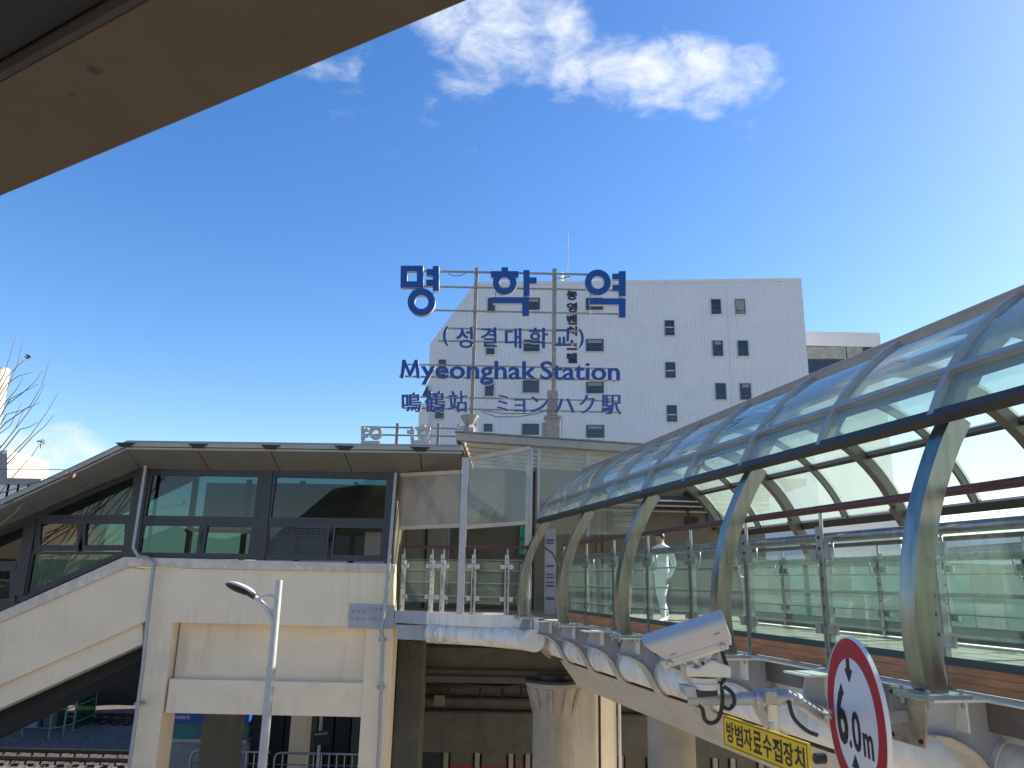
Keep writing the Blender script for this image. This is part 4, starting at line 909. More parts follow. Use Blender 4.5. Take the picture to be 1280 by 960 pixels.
for (x, yt, yb, w_) in ((592.5, 333.5, 522, .11), (692.8, 334.5, 503, .13)):
    p = W(x, 430, BY); b = MB(); b.aabb((p.x - w_ / 2, BY + .06, EYE + 3.0), (p.x + w_ / 2, BY + .06 + w_, W(x, yt, BY).z)); part('post', b, M['frame_sign'], RS)
p = W(586.5, 530, BY); b = MB(); b.lathe((p.x, BY + .13, 0), [(.17, EYE + 2.9), (.19, W(586, 534, BY).z), (.13, W(586, 530, BY).z), (.29, W(586, 520, BY).z), (.29, W(586, 519, BY).z)], 8); part('post_base', b, M['frame_sign'], RS)
p = W(691, 530, BY); b = MB(); b.aabb((p.x - .22, BY - .02, EYE + 2.9), (p.x + .22, BY + .3, W(691, 523, BY).z)); b.aabb((p.x - .27, BY - .06, W(691, 523, BY).z + .002), (p.x + .27, BY + .34, W(691, 520, BY).z)); part('post_base', b, M['frame_sign'], RS, bevel=.01)
b = MB(); b.aabb((p.x - .17, BY - .0, W(691, 508, BY).z - 1), (p.x + .15, BY + .29, W(691, 488, BY).z)); part('post_sleeve', b, M['frame_sign'], RS)
p = W(682.5, 534, BY); b = MB(); b.aabb((p.x - .12, BY, EYE + 3.0), (p.x + .1, BY + .25, W(682, 528, BY).z)); part('control_box', b, M['frame_sign'], RS)
for pth in ([(560, 342), (567, 345), (576, 344.5), (583, 341)], [(601, 514), (620, 521), (648, 521), (672, 517), (684, 513)], [(600, 512.5), (630, 517), (660, 517), (684, 512)], [(698, 515), (703, 522), (701.5, 545)], [(694, 349), (703, 348), (712, 345)]):
    b = MB(); b.tube([W(x, y, BY + .3) for x, y in pth], .012, 5); part('cable', b, M['black'], RS)
for (x, y0, y1) in ((516, 360, 366), (619.5, 365, 374), (658, 369, 372.5), (737.5, 367, 392), (778, 370, 373), (541.5, 362, 370)):
    p, q = W(x, y0, SY + .08), W(x, y1, SY + .08); b = MB(); b.tube([p, q], .02, 5); part('letter_strut', b, M['frame_sign'], RS)

KY = 46.0
t = thing('rooftop_sign', 'smaller rooftop sign seen from behind with pale letter backs', 'rooftop sign', V((-7, KY, EYE + 3.3)))
mp = lambda x, y: (451.2 + (782 - x) * .515, 531 + (y - 334) * .515)
for ch, b in kor(t, KY, mp, .3): part('letter', b, M['letterside'], t)
for y, x0, x1 in ((533.3, 452, 580), (543, 454, 580), (558, 452, 580)):
    p, q = W(x0, y, KY + .35), W(x1, y, KY + .35); q.z = p.z; b = MB(); b.aabb((p.x, KY + .35, p.z - .045), (q.x, KY + .42, p.z + .045)); part('cross_rail', b, M['frame_sign'], t)
for x in (496, 547.5):
    p = W(x, 545, KY + .45); b = MB(); b.aabb((p.x - .09, KY + .45, EYE + 3), (p.x + .09, KY + .6, W(x, 529, KY + .45).z)); part('post', b, M['frame_sign'], t)
b = MB(); b.aabb((-14, KY - 2, GZ), (2, KY + 6, EYE + 5.2)); part('plinth_roof', b, M['greyroof'], t)

# ================================================================== office block beyond
OL, OR_ = W(592, 355, 76.5), W(1002, 353.5, 73.5)
OL.z = OR_.z = (OL.z + OR_.z) / 2
t = thing('office_building', 'large white ribbed metal office block with a cut-off left corner', 'building', V((OR_.x - 16, 75, GZ))); OB = t
def on(x, y): return Won(x, y, OL, OR_)
od = (OR_ - OL).normalized(); on_ = V((od.y, -od.x, 0)).normalized()          # outward (towards the viewer)
tl, bl = on(592, 355), on(537.5, 430); tl.z = OL.z
low = on(533.5, 560); low = V((low.x, low.y, GZ)); rt = V((OR_.x, OR_.y, OL.z)); rb = V((OR_.x, OR_.y, GZ))
b = MB(); b.prism([tl, rt, rb, V((bl.x, bl.y, GZ)), bl], -on_ * 22); part('wall', b, M['clad'], OB)
b = MB(); b.prism([tl + on_ * .06, rt + on_ * .06, rt + on_ * .06 + UP * .35, tl + on_ * .06 + UP * .35], -on_ * 22.2); part('parapet_cap', b, M['clad2'], OB)
b = MB(); a0, a1 = on(525, 505), on(537, 505); b.prism([a0 + on_ * .3, a1 + on_ * .3, V((a1.x, a1.y, GZ)) + on_ * .3, V((a0.x, a0.y, GZ)) + on_ * .3], -on_ * 8); part('annex', b, M['clad2'], OB)
b = MB(); b.prism([on(528.3, 496) + on_ * .35, on(534.8, 482) + on_ * .35, on(536.5, 497) + on_ * .35], -on_ * .3); part('canopy_flag', b, M['gasket'], OB)
for yl, yr in ((411, 409.5), (464, 462.8), (518, 516.5)):
    p, q = on(600, yl), on(1004, yr); q.z = p.z; b = MB(); b.bar(p + on_ * .0, q + on_ * .0, .06, .09); part('floor_flashing', b, M['clad2'], OB)
p, q = on(908, 355), on(914, 560); b = MB(); b.bar(p, V((p.x, p.y, GZ)), .05, .08, up=on_); part('vertical_seam', b, M['clad2'], OB)
WINS = [(440 + x0 / 3.556, 310 + y0 / 3.556, 440 + x1 / 3.556, 310 + y1 / 3.556) for x0, y0, x1, y1 in
        ((602, 222, 637, 285), (757, 222, 835, 278), (1040, 222, 1115, 278), (595, 430, 635, 475), (762, 408, 835, 462), (1040, 405, 1117, 462), (383, 497, 418, 575), (590, 592, 632, 660), (758, 588, 832, 645), (1042, 595, 1118, 648), (370, 720, 408, 760), (585, 782, 625, 818), (755, 782, 832, 832), (1042, 787, 1120, 845))]
WINS += [(760 + x0 / 3.556, 330 + y0 / 3.556, 760 + x1 / 3.556, 330 + y1 / 3.556) for x0, y0, x1, y1 in
        ((460, 157, 500, 225), (568, 157, 608, 225), (254, 251, 294, 320), (467, 341, 509, 411), (579, 341, 621, 411), (256, 437, 298, 508), (479, 530, 522, 604), (589, 531, 633, 605), (263, 628, 305, 703))]
def window(par, P, Q, nrm_, d, mat_, bars):
    """P lower left, Q upper right on the wall"""
    w2 = V((Q.x - P.x, Q.y - P.y, 0)); wl = w2.length; e = w2 / wl; h = Q.z - P.z; b = MB(); f = .07
    for (s, z, sw, zh) in ((0, 0, wl, f), (0, h - f, wl, f), (0, f, f, h - 2 * f), (wl - f, f, f, h - 2 * f)):
        c = P + e * (s + sw / 2) + UP * (z + zh / 2) + nrm_ * d / 2; b.box(c, e * sw / 2, nrm_ * d / 2, UP * zh / 2)
    o = part('window', b, M['winframe'], par)
    b = MB(); b.box(P + e * wl / 2 + UP * h / 2 + nrm_ * .012, e * (wl / 2 - f), nrm_ * .01, UP * (h / 2 - f)); part('pane', b, M[mat_], o)
    for s, z, sw, zh in bars:
        b = MB(); b.box(P + e * wl * (s + sw / 2) + UP * h * (z + zh / 2) + nrm_ * .045, e * wl * sw / 2 * .9, nrm_ * .02, UP * h * zh / 2); part('glazing_bar', b, M['winframe'], o)
    b = MB(); b.box(P + e * wl / 2 + UP * -.05 + nrm_ * .09, e * (wl / 2 + .06), nrm_ * .088, UP * .04); part('sill', b, M['clad2'], o)
for i, (x0, y0, x1, y1) in enumerate(WINS):
    wide = x1 - x0 > 16
    window(OB, on(x0, y1), on(x1, y0), on_, .10, 'officeglass2' if i == 15 else 'officeglass', [(0.04, .33, .92, .045)] if wide else [(.05, .25, .9, .04), (.48, .05, .07, .2)])
    if i % 4 == 1:
        P, Q = on(x0 + 2, y0 + 5), on(x1 - 2, y0 + 1); e_ = (Q - P); b = MB(); b.prism([P + on_ * .03, V((Q.x, Q.y, P.z)) + on_ * .03, Q + on_ * .03, V((P.x, P.y, Q.z)) + on_ * .03], on_ * .008); part('window_blind', b, M['greyroof'], OB)
for ch, y0, y1 in (('동', 361.5, 375.5), ('영', 378.5, 390.5), ('벤', 393.5, 406), ('처', 408, 420), ('스', 425, 437.5), ('텔', 441.5, 454)):
    b = MB(); put_glyph(b, ch, on(708.5, y1) + on_ * .1, on(721.5, y1) + on_ * .1, on(708.5, y0) + on_ * .1, -on_ * .09, .03); part('wall_lettering', b, M['navytext'], OB)
b = MB(); p = on(708, 350); p = V((p.x, p.y, 0)) - on_ * 5; b.tube([V((p.x, p.y, OL.z)), V((p.x + .1, p.y, W(709, 292, p.y).z))], .05, 5); part('antenna', b, M['galv'], OB)
b = MB(); p = on(702, 350); p = V((p.x, p.y, 0)) - on_ * 1.5; b.tube([V((p.x, p.y, OL.z)), V((p.x, p.y, W(702, 341, p.y).z))], .16, 8); part('roof_mast', b, M['signwhite'], OB)
b = MB(); b.aabb((p.x - .7, p.y, W(702, 347, p.y).z), (p.x + .9, p.y + .1, W(702, 346, p.y).z)); part('mast_arm', b, M['frame_sign'], OB)

t = thing('side_office_building', 'lower pale office building with a dark window band behind the canopy', 'building', V((37, 88, GZ))); O2 = t
p, q = W(1000, 414.5, 88), W(1099.5, 416, 88)
b = MB(); b.aabb((p.x, 88, W(1050, 432.5, 88).z), (q.x, 100, q.z)); part('parapet_band', b, M['clad2'], O2)
b = MB(); b.aabb((p.x, 88.05, GZ), (q.x - .05, 99.9, W(1050, 468, 88).z)); part('lower_wall', b, M['clad2'], O2)
b = MB(); b.aabb((p.x, 88.4, W(1050, 468, 88).z), (q.x - .3, 99.6, W(1050, 432.5, 88).z)); part('core', b, M['dark'], O2)
for i, (x0, x1) in enumerate(((1010, 1032), (1033.5, 1057), (1060, 1078), (1079.5, 1098))):
    for (y0, y1, nm) in ((433.5, 448, 'window'), (450, 457, 'window'), (458.5, 467, 'window')):
        A, Cc = W(x0, y1, 88.15), W(x1, y0, 88.15); fb = MB(); fb.aabb((A.x - .06, 88.25, A.z - .06), (Cc.x + .06, 88.38, Cc.z + .06)); o = part('window', fb, M['winframe'], O2)
        b = MB(); b.aabb((A.x, 88.2, A.z), (Cc.x, 88.248, Cc.z)); part('pane', b, M['officeglass2' if y0 == 433.5 and i != 3 else 'officeglass'], o)

# ================================================================== round height sign, yellow sign, camera on its arm
plate = [Bat(x, y, 3.88) for x, y in ((1111, 857), (1156, 865), (1157, 936), (1112, 923))]
t = thing('height_limit_sign', 'round red and white six metre height limit sign bolted to the bridge', 'road sign', V((2.256, 5.347, EYE - .81))); HS = t
C0 = V((2.256, 5.347, EYE - .81)); R_ = .5; ex, ey = V((sin(radians(-3.32)), -cos(radians(3.32)), 0)), UP
def disc(b, r, x0, x1, r2=0, n=64):
    o_ = [C0 + ex * (r * cos(2 * pi * k / n)) + ey * (r * sin(2 * pi * k / n)) for k in range(n)]
    if r2 == 0: b.prism([p + X * x0 for p in o_], X * (x1 - x0))
    else:
        i_ = [C0 + ex * (r2 * cos(2 * pi * k / n)) + ey * (r2 * sin(2 * pi * k / n)) for k in range(n)]
        vs = [p + X * x0 for p in o_] + [p + X * x0 for p in i_] + [p + X * x1 for p in o_] + [p + X * x1 for p in i_]; fs = []
        for k in range(n):
            j = (k + 1) % n; fs += [(k, j, n + j, n + k), (2 * n + j, 2 * n + k, 3 * n + k, 3 * n + j), (j, k, 2 * n + k, 2 * n + j), (n + k, n + j, 3 * n + j, 3 * n + k)]
        b.add(vs, fs)
b = MB(); disc(b, R_, 0, .02); part('backing_disc', b, M['galv'], HS)
b = MB(); disc(b, R_ * .985, -.004, -.001, R_ * .745); part('red_ring', b, M['red'], HS)
b = MB(); disc(b, R_ * .742, -.003, -.001); part('white_face', b, M['signwhite'], HS)
b = MB(); disc(b, R_ + .004, -.004, .024, R_ - .004); part('rim', b, M['signwhite'], HS)
def hp(x, y, d=-.004): return C0 + ex * (x * R_) + ey * (y * R_) + X * d
for sg in (1, -1):
    pts = [(-.055, .735), (.055, .735), (.055, .60), (.135, .60), (.0, .44), (-.135, .60), (-.055, .60)]
    b = MB(); b.prism([hp(x - .07, y * sg, -.0075) for x, y in pts], X * .0032); part('arrow', b, M['signblack'], HS)
for ch, x0, x1, y0, y1, of in (('6', -.63, -.25, -.38, .385, .02), ('.', -.225, -.155, -.38, -.285, .0), ('0', -.10, .185, -.385, .10, .015), ('m', .25, .56, -.39, -.11, .012)):
    b = MB(); put_glyph(b, ch, hp(x0, y0, -.0075), hp(x1, y0, -.0075), hp(x0, y1, -.0075), X * .0032, of); part('character', b, M['signblack'], HS)
pc = sum(plate, V((0, 0, 0))) / 4
b = MB(); b.prism(plate, BR * .02); bp_ = part('mounting_plate', b, M['rust'], HS)
for k, (i, j) in enumerate(((.1, .1), (.9, .1), (.9, .9), (.1, .9))):
    p = plate[0].lerp(plate[1], i).lerp(plate[3].lerp(plate[2], i), j); b = MB(); b.lathe(p, [(.016, 0), (.016, .012), (.008, .02)], 6, -BR); part('bolt', b, M['black'], bp_)
b = MB(); b.bar(C0 + X * .02 + UP * .0, V((pc.x - .01, pc.y, C0.z + .0)), .075, .075); part('bracket_tube', b, M['galv'], HS)
b = MB(); q = V((pc.x, pc.y, pc.z)) + BR * .02; b.prism([plate[0] + BR * .02 + UP * -.05, plate[1] + BR * .02 + UP * -.05, plate[2] + BR * .02 + UP * .05, plate[3] + BR * .02 + UP * .05], BR * .22); part('bracket_block', b, M['steel_grey'], HS)

t = thing('camera_arm', 'grey galvanised pipe arm reaching left from the bridge behind the round sign', 'pole', W(960, 873, 4.6)); CA = t
arm = [W(861, 873.5, 4.75), W(946, 873.5, 4.68)]
b = MB(); b.tube(arm, .037, 16); part('arm_tube', b, M['galv'], CA, smooth=True)
b = MB(); b.tube([W(946, 873.5, 4.68), W(984, 871, 4.65), W(1000, 877, 4.95), W(1018, 889, 5.7), W(1036, 902, 6.42), W(1056, 914, 6.6), W(1072, 924, 6.85)], [.041, .041, .043, .048, .053, .054, .054], 16); part('elbow_tube', b, M['galv'], CA, smooth=True)
b = MB(); b.lathe(W(947, 873.5, 4.68), [(.052, -.012), (.052, .012)], 18, arm[1] - arm[0]); part('flange', b, M['galv'], CA)
for x in (953, 962, 971): 
    b = MB(); b.lathe(W(x, 873, 4.675), [(.047, -.012), (.047, .012)], 14, arm[1] - arm[0]); part('clamp_band', b, M['galv'], CA)
b = MB(); b.lathe(W(861.5, 873.5, 4.75), [(.041, -.02), (.041, .01)], 16, arm[0] - arm[1]); part('end_cap', b, M['galv'], CA)
b = MB(); b.pxp([(957, 864), (972, 864), (972, 880), (957, 880)], 4.60, .13); part('hanger_clamp', b, M['fascia'], CA, bevel=.006)
b = MB(); p = W(966, 880, 4.66); q = W(964, 925, 4.66); b.tube([p, V((p.x, p.y, q.z))], .031, 12); part('drop_tube', b, M['cctv2'], CA, smooth=True)
for i in range(9):
    a_, c_ = W(985 + i * 6, 863.5 + i * 3.7, 4.55), W(990 + i * 6, 867.5 + i * 3.7, 4.58); b = MB(); b.tube([a_, c_], .008, 5); part('cable_tie', b, M['galv'], CA)
cb = [[(898, 852), (903, 866), (902, 885), (897, 900), (888, 904), (881, 899), (878, 886), (874, 881)], [(905, 858), (915, 866), (918, 878), (912, 886), (905, 884)], [(986, 876), (992, 897), (1008, 913), (1022, 919)], [(901, 810), (905, 822), (910, 838), (905, 850), (899, 858)]]
for pth in cb:
    b = MB(); P = [W(x, y, 4.62) for x, y in pth]
    sm = [];
    for i in range(len(P) - 1):
        p0, p1, p2, p3 = P[max(i - 1, 0)], P[i], P[i + 1], P[min(i + 2, len(P) - 1)]
        for k in range(5):
            u = k / 5; sm.append(.5 * ((2 * p1) + (p2 - p0) * u + (2 * p0 - 5 * p1 + 4 * p2 - p3) * u * u + (3 * p1 - p0 - 3 * p2 + p3) * u ** 3))
    b.tube(sm + [P[-1]], .0115, 8); part('cable', b, M['black'], CA, smooth=True)

t = thing('security_camera', 'off white security camera in a long sunshield housing on the pipe arm', 'security camera', W(862, 850, 4.6)); SC = t
c0 = W(860, 797, 4.62)
e1 = (CR * -.925 + CU * -.37 + FW * .18).normalized()          # towards the lens
e3 = (UP - e1 * UP.dot(e1)).normalized(); e2 = e3.cross(e1).normalized()
if e2.dot(FW) > 0: e2 = -e2                                        # towards the viewer
rt_ = Matrix.Rotation(radians(22) * (1 if (Matrix.Rotation(.1, 3, e1) @ e3).dot(FW) < e3.dot(FW) else -1), 3, e1)
e2, e3 = rt_ @ e2, rt_ @ e3
def cp(a, b_, c): return c0 + e1 * a + e2 * b_ + e3 * c
def shell(prof, a0, a1, ins):
    """prof = outline across (b, c); front end cut back by ins per unit of depth below the crown"""
    b = MB(); n = len(prof); top = max(c for _, c in prof)
    vs = [cp(a0, p, c) for p, c in prof] + [cp(a1 - (top - c) * ins, p, c) for p, c in prof]
    vs += [cp(a0, p * .95, c - .004) for p, c in prof] + [cp(a1 - (top - c) * ins, p * .95, c - .004) for p, c in prof]
    fs = []
    for k in range(n - 1): fs += [(k, k + 1, n + k + 1, n + k), (2 * n + k + 1, 2 * n + k, 3 * n + k, 3 * n + k + 1), (n + k, n + k + 1, 3 * n + k + 1, 3 * n + k), (k + 1, k, 2 * n + k, 2 * n + k + 1)]
    fs += [(0, n, 3 * n, 2 * n), (n - 1, 2 * n - 1, 4 * n - 1, 3 * n - 1)]
    return b.add(vs, fs)
hw = .082
pr = [(hw + .004, -.045), (hw, .03)] + [(hw - .035 + .035 * cos(a), .03 + .045 * sin(a)) for a in [radians(15 * k) for k in range(1, 7)]] + [(-(hw - .035) - .035 * cos(a), .03 + .045 * sin(a)) for a in [radians(90 - 15 * k) for k in range(0, 7)]] + [(-hw - .004, -.045)]
part('sunshield', shell(pr, -.225, .245, .75), M['cctv'], SC, smooth=True)
b = MB(); b.prism([cp(-.225, p, c) for p, c in pr], -e1 * .004); part('rear_cap', b, M['cctv'], SC)
b = MB(); b.box(cp(-.03, 0, -.015), e1 * .18, e2 * .066, e3 * .055); part('housing_body', b, M['cctv2'], SC, bevel=.008)
b = MB(); b.box(cp(-.015, 0, -.062), e1 * .205, e2 * .088, e3 * .015); rim = part('housing_rim', b, M['cctv'], SC, bevel=.005)
b = MB(); b.box(cp(-.005, 0, -.088), e1 * .19, e2 * .078, e3 * .011); part('housing_base', b, M['cctv2'], SC, bevel=.004)
for a in (-.17, .14):
    b = MB(); b.lathe(cp(a, .088, -.066), [(.017, 0), (.017, .016), (.012, .02)], 14, e2); part('latch_knob', b, M['alu'], rim)
b = MB(); b.lathe(cp(.152, 0, -.01), [(.045, 0), (.045, .006)], 20, e1); part('lens_window', b, M['black'], SC)
for (a, c, w_) in ((.105, -.028, .03), (-.165, .008, .035)):
    b = MB(); b.box(cp(a, hw + .0055, c), e1 * w_ / 2, e2 * .0008, e3 * .0035); part('maker_mark', b, M['greyroof'], SC)
Z0 = 4.62
def blk(name, pts, m_, d0, d1, bev=.006, par=None): b = MB(); b.pxp(pts, Z0 + d0, d1 - d0); return part(name, b, M[m_], par or SC, bevel=bev)
yk = blk('tilt_yoke', [(863, 823), (888, 811), (892, 816), (887, 826), (881, 834), (874, 834)], 'cctv2', -.045, .06)
b = MB(); b.lathe(W(878.5, 829, Z0 - .045), [(.024, 0), (.024, .012), (.018, .018)], 18, -Y); kn = part('pivot_knob', b, M['alu'], yk, smooth=True)
b = MB(); b.lathe(W(878.5, 829, Z0 - .063), [(.011, 0), (.011, .004)], 12, -Y); part('pivot_cap', b, M['black'], yk)
blk('pan_head', [(858, 831), (872, 836), (890, 824.5), (914, 833.5), (914.5, 847.5), (860, 846), (858, 842)], 'cctv2', -.07, .09, .01)
blk('mount_post', [(897, 813), (905, 812), (907, 830), (896, 828)], 'cctv', .0, .02, .002)
b = MB(); p = W(880, 846.5, Z0); b.lathe((p.x, p.y + .01, p.z - .062), [(.088, 0), (.088, .03), (.078, .035), (.074, .06)], 28); part('pan_base', b, M['cctv2'], SC, smooth=True)
blk('base_block', [(855, 857), (897, 860), (898, 868), (874, 872), (858, 871)], 'steel_grey', -.06, .1, .008)
blk('cable_gland', [(870, 862), (897, 863), (897, 870), (872, 872)], 'black', -.066, -.058, .001)

t = thing('yellow_notice_sign', 'slanting yellow notice sign with black Korean letters hanging under the arm', 'sign', Bat(955, 915, 2.36)); YS = t
ya = Bat(903, 891.5, 2.36); yb = Bat(1010, 931, 2.36); zt_ = (ya.z + yb.z) / 2; zb_ = zt_ - .168
La, Lb = V((ya.x, ya.y, 0)), V((yb.x, yb.y, 0)); yd = (Lb - La).normalized(); yl = (Lb - La).length; yn = -BR
def yp(f, z, d=0): return La + yd * (yl * f) + UP * (zb_ + (zt_ - zb_) * z) + yn * d
b = MB(); b.prism([yp(0, 0), yp(1, 0), yp(1, 1), yp(0, 1)], -yn * .012); part('panel', b, M['yellow'], YS)
b = MB()
for (f0, z0, f1, z1) in ((.012, .93, .988, .955), (.012, .045, .988, .07), (.012, .0701, .017, .9299), (.983, .0701, .988, .9299)): b.prism([yp(f0, z0, .0005), yp(f1, z0, .0005), yp(f1, z1, .0005), yp(f0, z1, .0005)], yn * .001)
part('border', b, M['signblack'], YS)
for i, ch in enumerate('방범자료수집장치'):
    f0 = .05 + i * .1155; b = MB(); put_glyph(b, ch, yp(f0, .17, .002), yp(f0 + .1, .17, .002), yp(f0, .84, .002), -yn * .0015, .02); part('letter', b, M['signblack'], YS)
for f in (.56,):
    b = MB(); b.tube([yp(f, .5, -.03) , yp(f, 1.25, -.03)], .016, 8); part('hanger', b, M['galv'], YS)
b = MB(); b.lathe(yp(1.025, .62, -.07), [(.025, 0), (.025, .05)], 12, yn); part('sensor', b, M['dark'], YS)

# ================================================================== street lamp
LY = 12.0
pt = W(348, 725, LY); t = thing('street_lamp', 'grey street lamp with flat oval head in front of the stair block', 'street lamp', V((pt.x, LY, GZ)))
pm = W(344, 782, LY)
b = MB(); b.tube([V((pm.x, LY, GZ)), V((pm.x, LY, W(334, 836, LY).z))], [.075, .062], 16); part('pole', b, M['galv'], t, smooth=True)
b = MB(); b.tube([V((pm.x, LY, W(334, 836, LY).z)), V((pm.x, LY, pt.z))], [.058, .05], 16); part('upper_pole', b, M['galv'], t, smooth=True)
b = MB(); b.lathe((pm.x, LY, W(334, 836, LY).z), [(.068, -.03), (.068, .03)], 16); part('joint_collar', b, M['galv'], t)
def crv(pts, n=6):
    P = [W(x, y, LY) for x, y in pts]; o_ = []
    for i in range(len(P) - 1):
        p0, p1, p2, p3 = P[max(i - 1, 0)], P[i], P[i + 1], P[min(i + 2, len(P) - 1)]
        for k in range(n):
            u = k / n; o_.append(.5 * ((2 * p1) + (p2 - p0) * u + (2 * p0 - 5 * p1 + 4 * p2 - p3) * u * u + (3 * p1 - p0 - 3 * p2 + p3) * u ** 3))
    return o_ + [P[-1]]
b = MB(); b.tube(crv([(344, 784), (339, 772), (331, 758), (322, 749), (313, 743)]), .033, 12); part('curved_arm', b, M['lamp_shell'], t, smooth=True)
b = MB(); b.tube(crv([(323, 749), (328, 745.5), (338, 744.5), (347, 748.5)]), .02, 10); part('upper_brace', b, M['lamp_shell'], t, smooth=True)
b = MB(); b.tube(crv([(332, 761), (345, 764)]), .018, 10); part('lower_brace', b, M['lamp_shell'], t, smooth=True)
hc = W(301.5, 735.5, LY); h1 = (CR * .93 + CU * -.36).normalized(); h3 = (UP - h1 * UP.dot(h1)).normalized(); h3 = (h3 + FW * .55).normalized(); h3 = (h3 - h1 * h3.dot(h1)).normalized(); h2 = h3.cross(h1)
b = MB(); b.ellipsoid(hc, h1 * .235, h2 * .125, h3 * .055, 24, 12); part('lamp_head', b, M['lamp_shell'], t, smooth=True)
b = MB(); b.ellipsoid(hc - h3 * .022 - h1 * .02, h1 * .225, h2 * .115, h3 * .042, 24, 8); part('lens', b, M['lamp_dark'], t, smooth=True)
b = MB(); b.tube([W(312, 742, LY), W(319, 746.5, LY)], [.045, .04], 12); part('head_socket', b, M['lamp_dark'], t, smooth=True)

# ================================================================== left edge: pole, bare tree, far houses
t = thing('utility_pole', 'sunlit concrete utility pole at the left edge of the view', 'utility pole', V((W(2, 530, 23).x, 23, GZ)))
p = W(1.5, 462, 23); b = MB(); b.tube([V((p.x, 23, GZ)), V((p.x, 23, p.z))], [.30, .24], 20); part('shaft', b, M['pole'], t, smooth=True)
b = MB(); b.lathe((p.x, 23, p.z), [(.25, 0), (.25, .03)], 20); part('cap', b, M['galv'], t)
z = W(2, 592, 22.7).z; b = MB(); b.lathe((p.x, 23, z), [(.29, -.12), (.29, .12)], 20); part('band', b, M['galv'], t)
t = thing('bare_tree', 'leafless tree whose thin twigs with dry leaves reach in from the left', 'tree', V((-12.6, 15.4, GZ))); TR = t
b = MB(); fork = V((-12.3, 15.4, 7.2)); b.tube([V((-12.6, 15.4, GZ)), V((-12.5, 15.42, 3)), V((-12.35, 15.38, 5.4)), fork, V((-12.4, 15.4, 9.4)), V((-12.2, 15.3, 11.5))], [.2, .17, .14, .1, .06, .02], 10); part('trunk', b, M['bark'], t, smooth=True)
tw = [[(25, 230), (60, 120), (95, 0)], [(45, 310), (105, 170), (138, 20)], [(40, 250), (110, 175), (165, 130)], [(40, 390), (100, 320), (140, 250)], [(40, 415), (150, 330), (215, 270), (255, 205)], [(35, 520), (180, 420), (250, 300), (300, 140)], [(20, 650), (160, 470), (230, 370), (270, 290)], [(40, 740), (180, 600), (280, 460), (350, 340)], [(60, 750), (200, 600), (270, 540), (325, 470)], [(90, 830), (190, 720), (245, 640)], [(40, 470), (150, 440), (240, 400)], [(120, 560), (180, 545), (230, 515)], [(0, 945), (170, 890), (300, 855), (430, 840)], [(-20, 700), (90, 560), (150, 430)], [(-20, 600), (60, 540), (130, 400)], [(60, 380), (150, 330), (230, 290)], [(40, 290), (110, 240), (190, 220)], [(-10, 1020), (100, 990), (190, 965), (210, 950)], [(0, 1130), (90, 1060), (140, 1000)]]
random.seed(3)
for i, pth in enumerate(tw):
    P = [W(x / 4.8, 420 + y / 4.8, 15.3 + .25 * sin(i * 2.1)) for x, y in pth]; root = fork + V((random.uniform(-.1, .1), random.uniform(-.1, .1), random.uniform(-1.2, 1.6)))
    a_ = P[0].lerp(root, .5) + V((0, 0, -.25)); full = [root, a_] + P; n = len(full); b = MB()
    b.tube(full, [.016 - .012 * k / (n - 1) for k in range(n)], 6); br_ = part('branch', b, M['bark'], TR, smooth=True)
    if i in (2, 12, 9):
        e = P[-1]; b = MB()
        for k in range(7):
            c = e + V((random.uniform(-.07, .07), random.uniform(-.05, .05), random.uniform(-.07, .05))); d1, d2 = V((random.uniform(-1, 1), random.uniform(-1, 1), random.uniform(-1, .3))).normalized() * .07, V((random.uniform(-1, 1), random.uniform(-1, 1), random.uniform(-1, 1))).normalized() * .03
            b.add([c - d1, c + d2, c + d1, c - d2 + V((0, 0, .012))], [(0, 1, 2), (0, 2, 3)])
        part('leaves', b, M['leaf'], br_)
t = thing('far_house', 'sunlit pale beige building beyond the stair roof at the left', 'building', V((-37, 60, GZ)))
pa, pb = W(9, 567, 54), W(62, 581, 66)
b = MB(); b.prism([V((pa.x, 54, GZ)), V((pb.x, 66, GZ)), pb, pa], (-8, 3, 0)); part('wall', b, M['beige'], t)
b = MB(); q0, q1 = pa, pb; b.prism([q0, q1, q1 + V((-8, 3, 0)), q0 + V((-8, 3, 0))], (0, 0, .25)); part('roof_slab', b, M['clad2'], t)
b = MB(); b.pxp([(-2, 567), (9, 567), (9, 604), (-2, 604)], 53.5, .4); part('dark_gable', b, M['greyroof'], t)
t = thing('rooftop_parapet', 'grey ridged flat roof building in front of the beige one', 'building', V((-30, 44, GZ)))
b = MB(); A = W(-30, 640, 44); Cc = W(52, 599, 44); b.aabb((A.x, 44, GZ), (Cc.x, 52, Cc.z - .35)); part('wall', b, M['under'], t)
b = MB(); b.aabb((A.x - .1, 43.7, Cc.z - .349), (Cc.x + .15, 52.2, Cc.z)); part('roof_band', b, M['greyroof'], t)
for k in range(6): b = MB(); x = A.x + (Cc.x - A.x) * (k + .5) / 6; b.aabb((x - .35, 43.8, Cc.z - 2.0), (x + .35, 43.998, Cc.z - .36)); part('rib', b, M['clad2'], t)
b = MB(); b.tube([W(-10, 586.5, 43), W(60, 586.8, 43), W(84, 587.2, 43)], .02, 5); part('roof_wire', b, M['dark'], t)

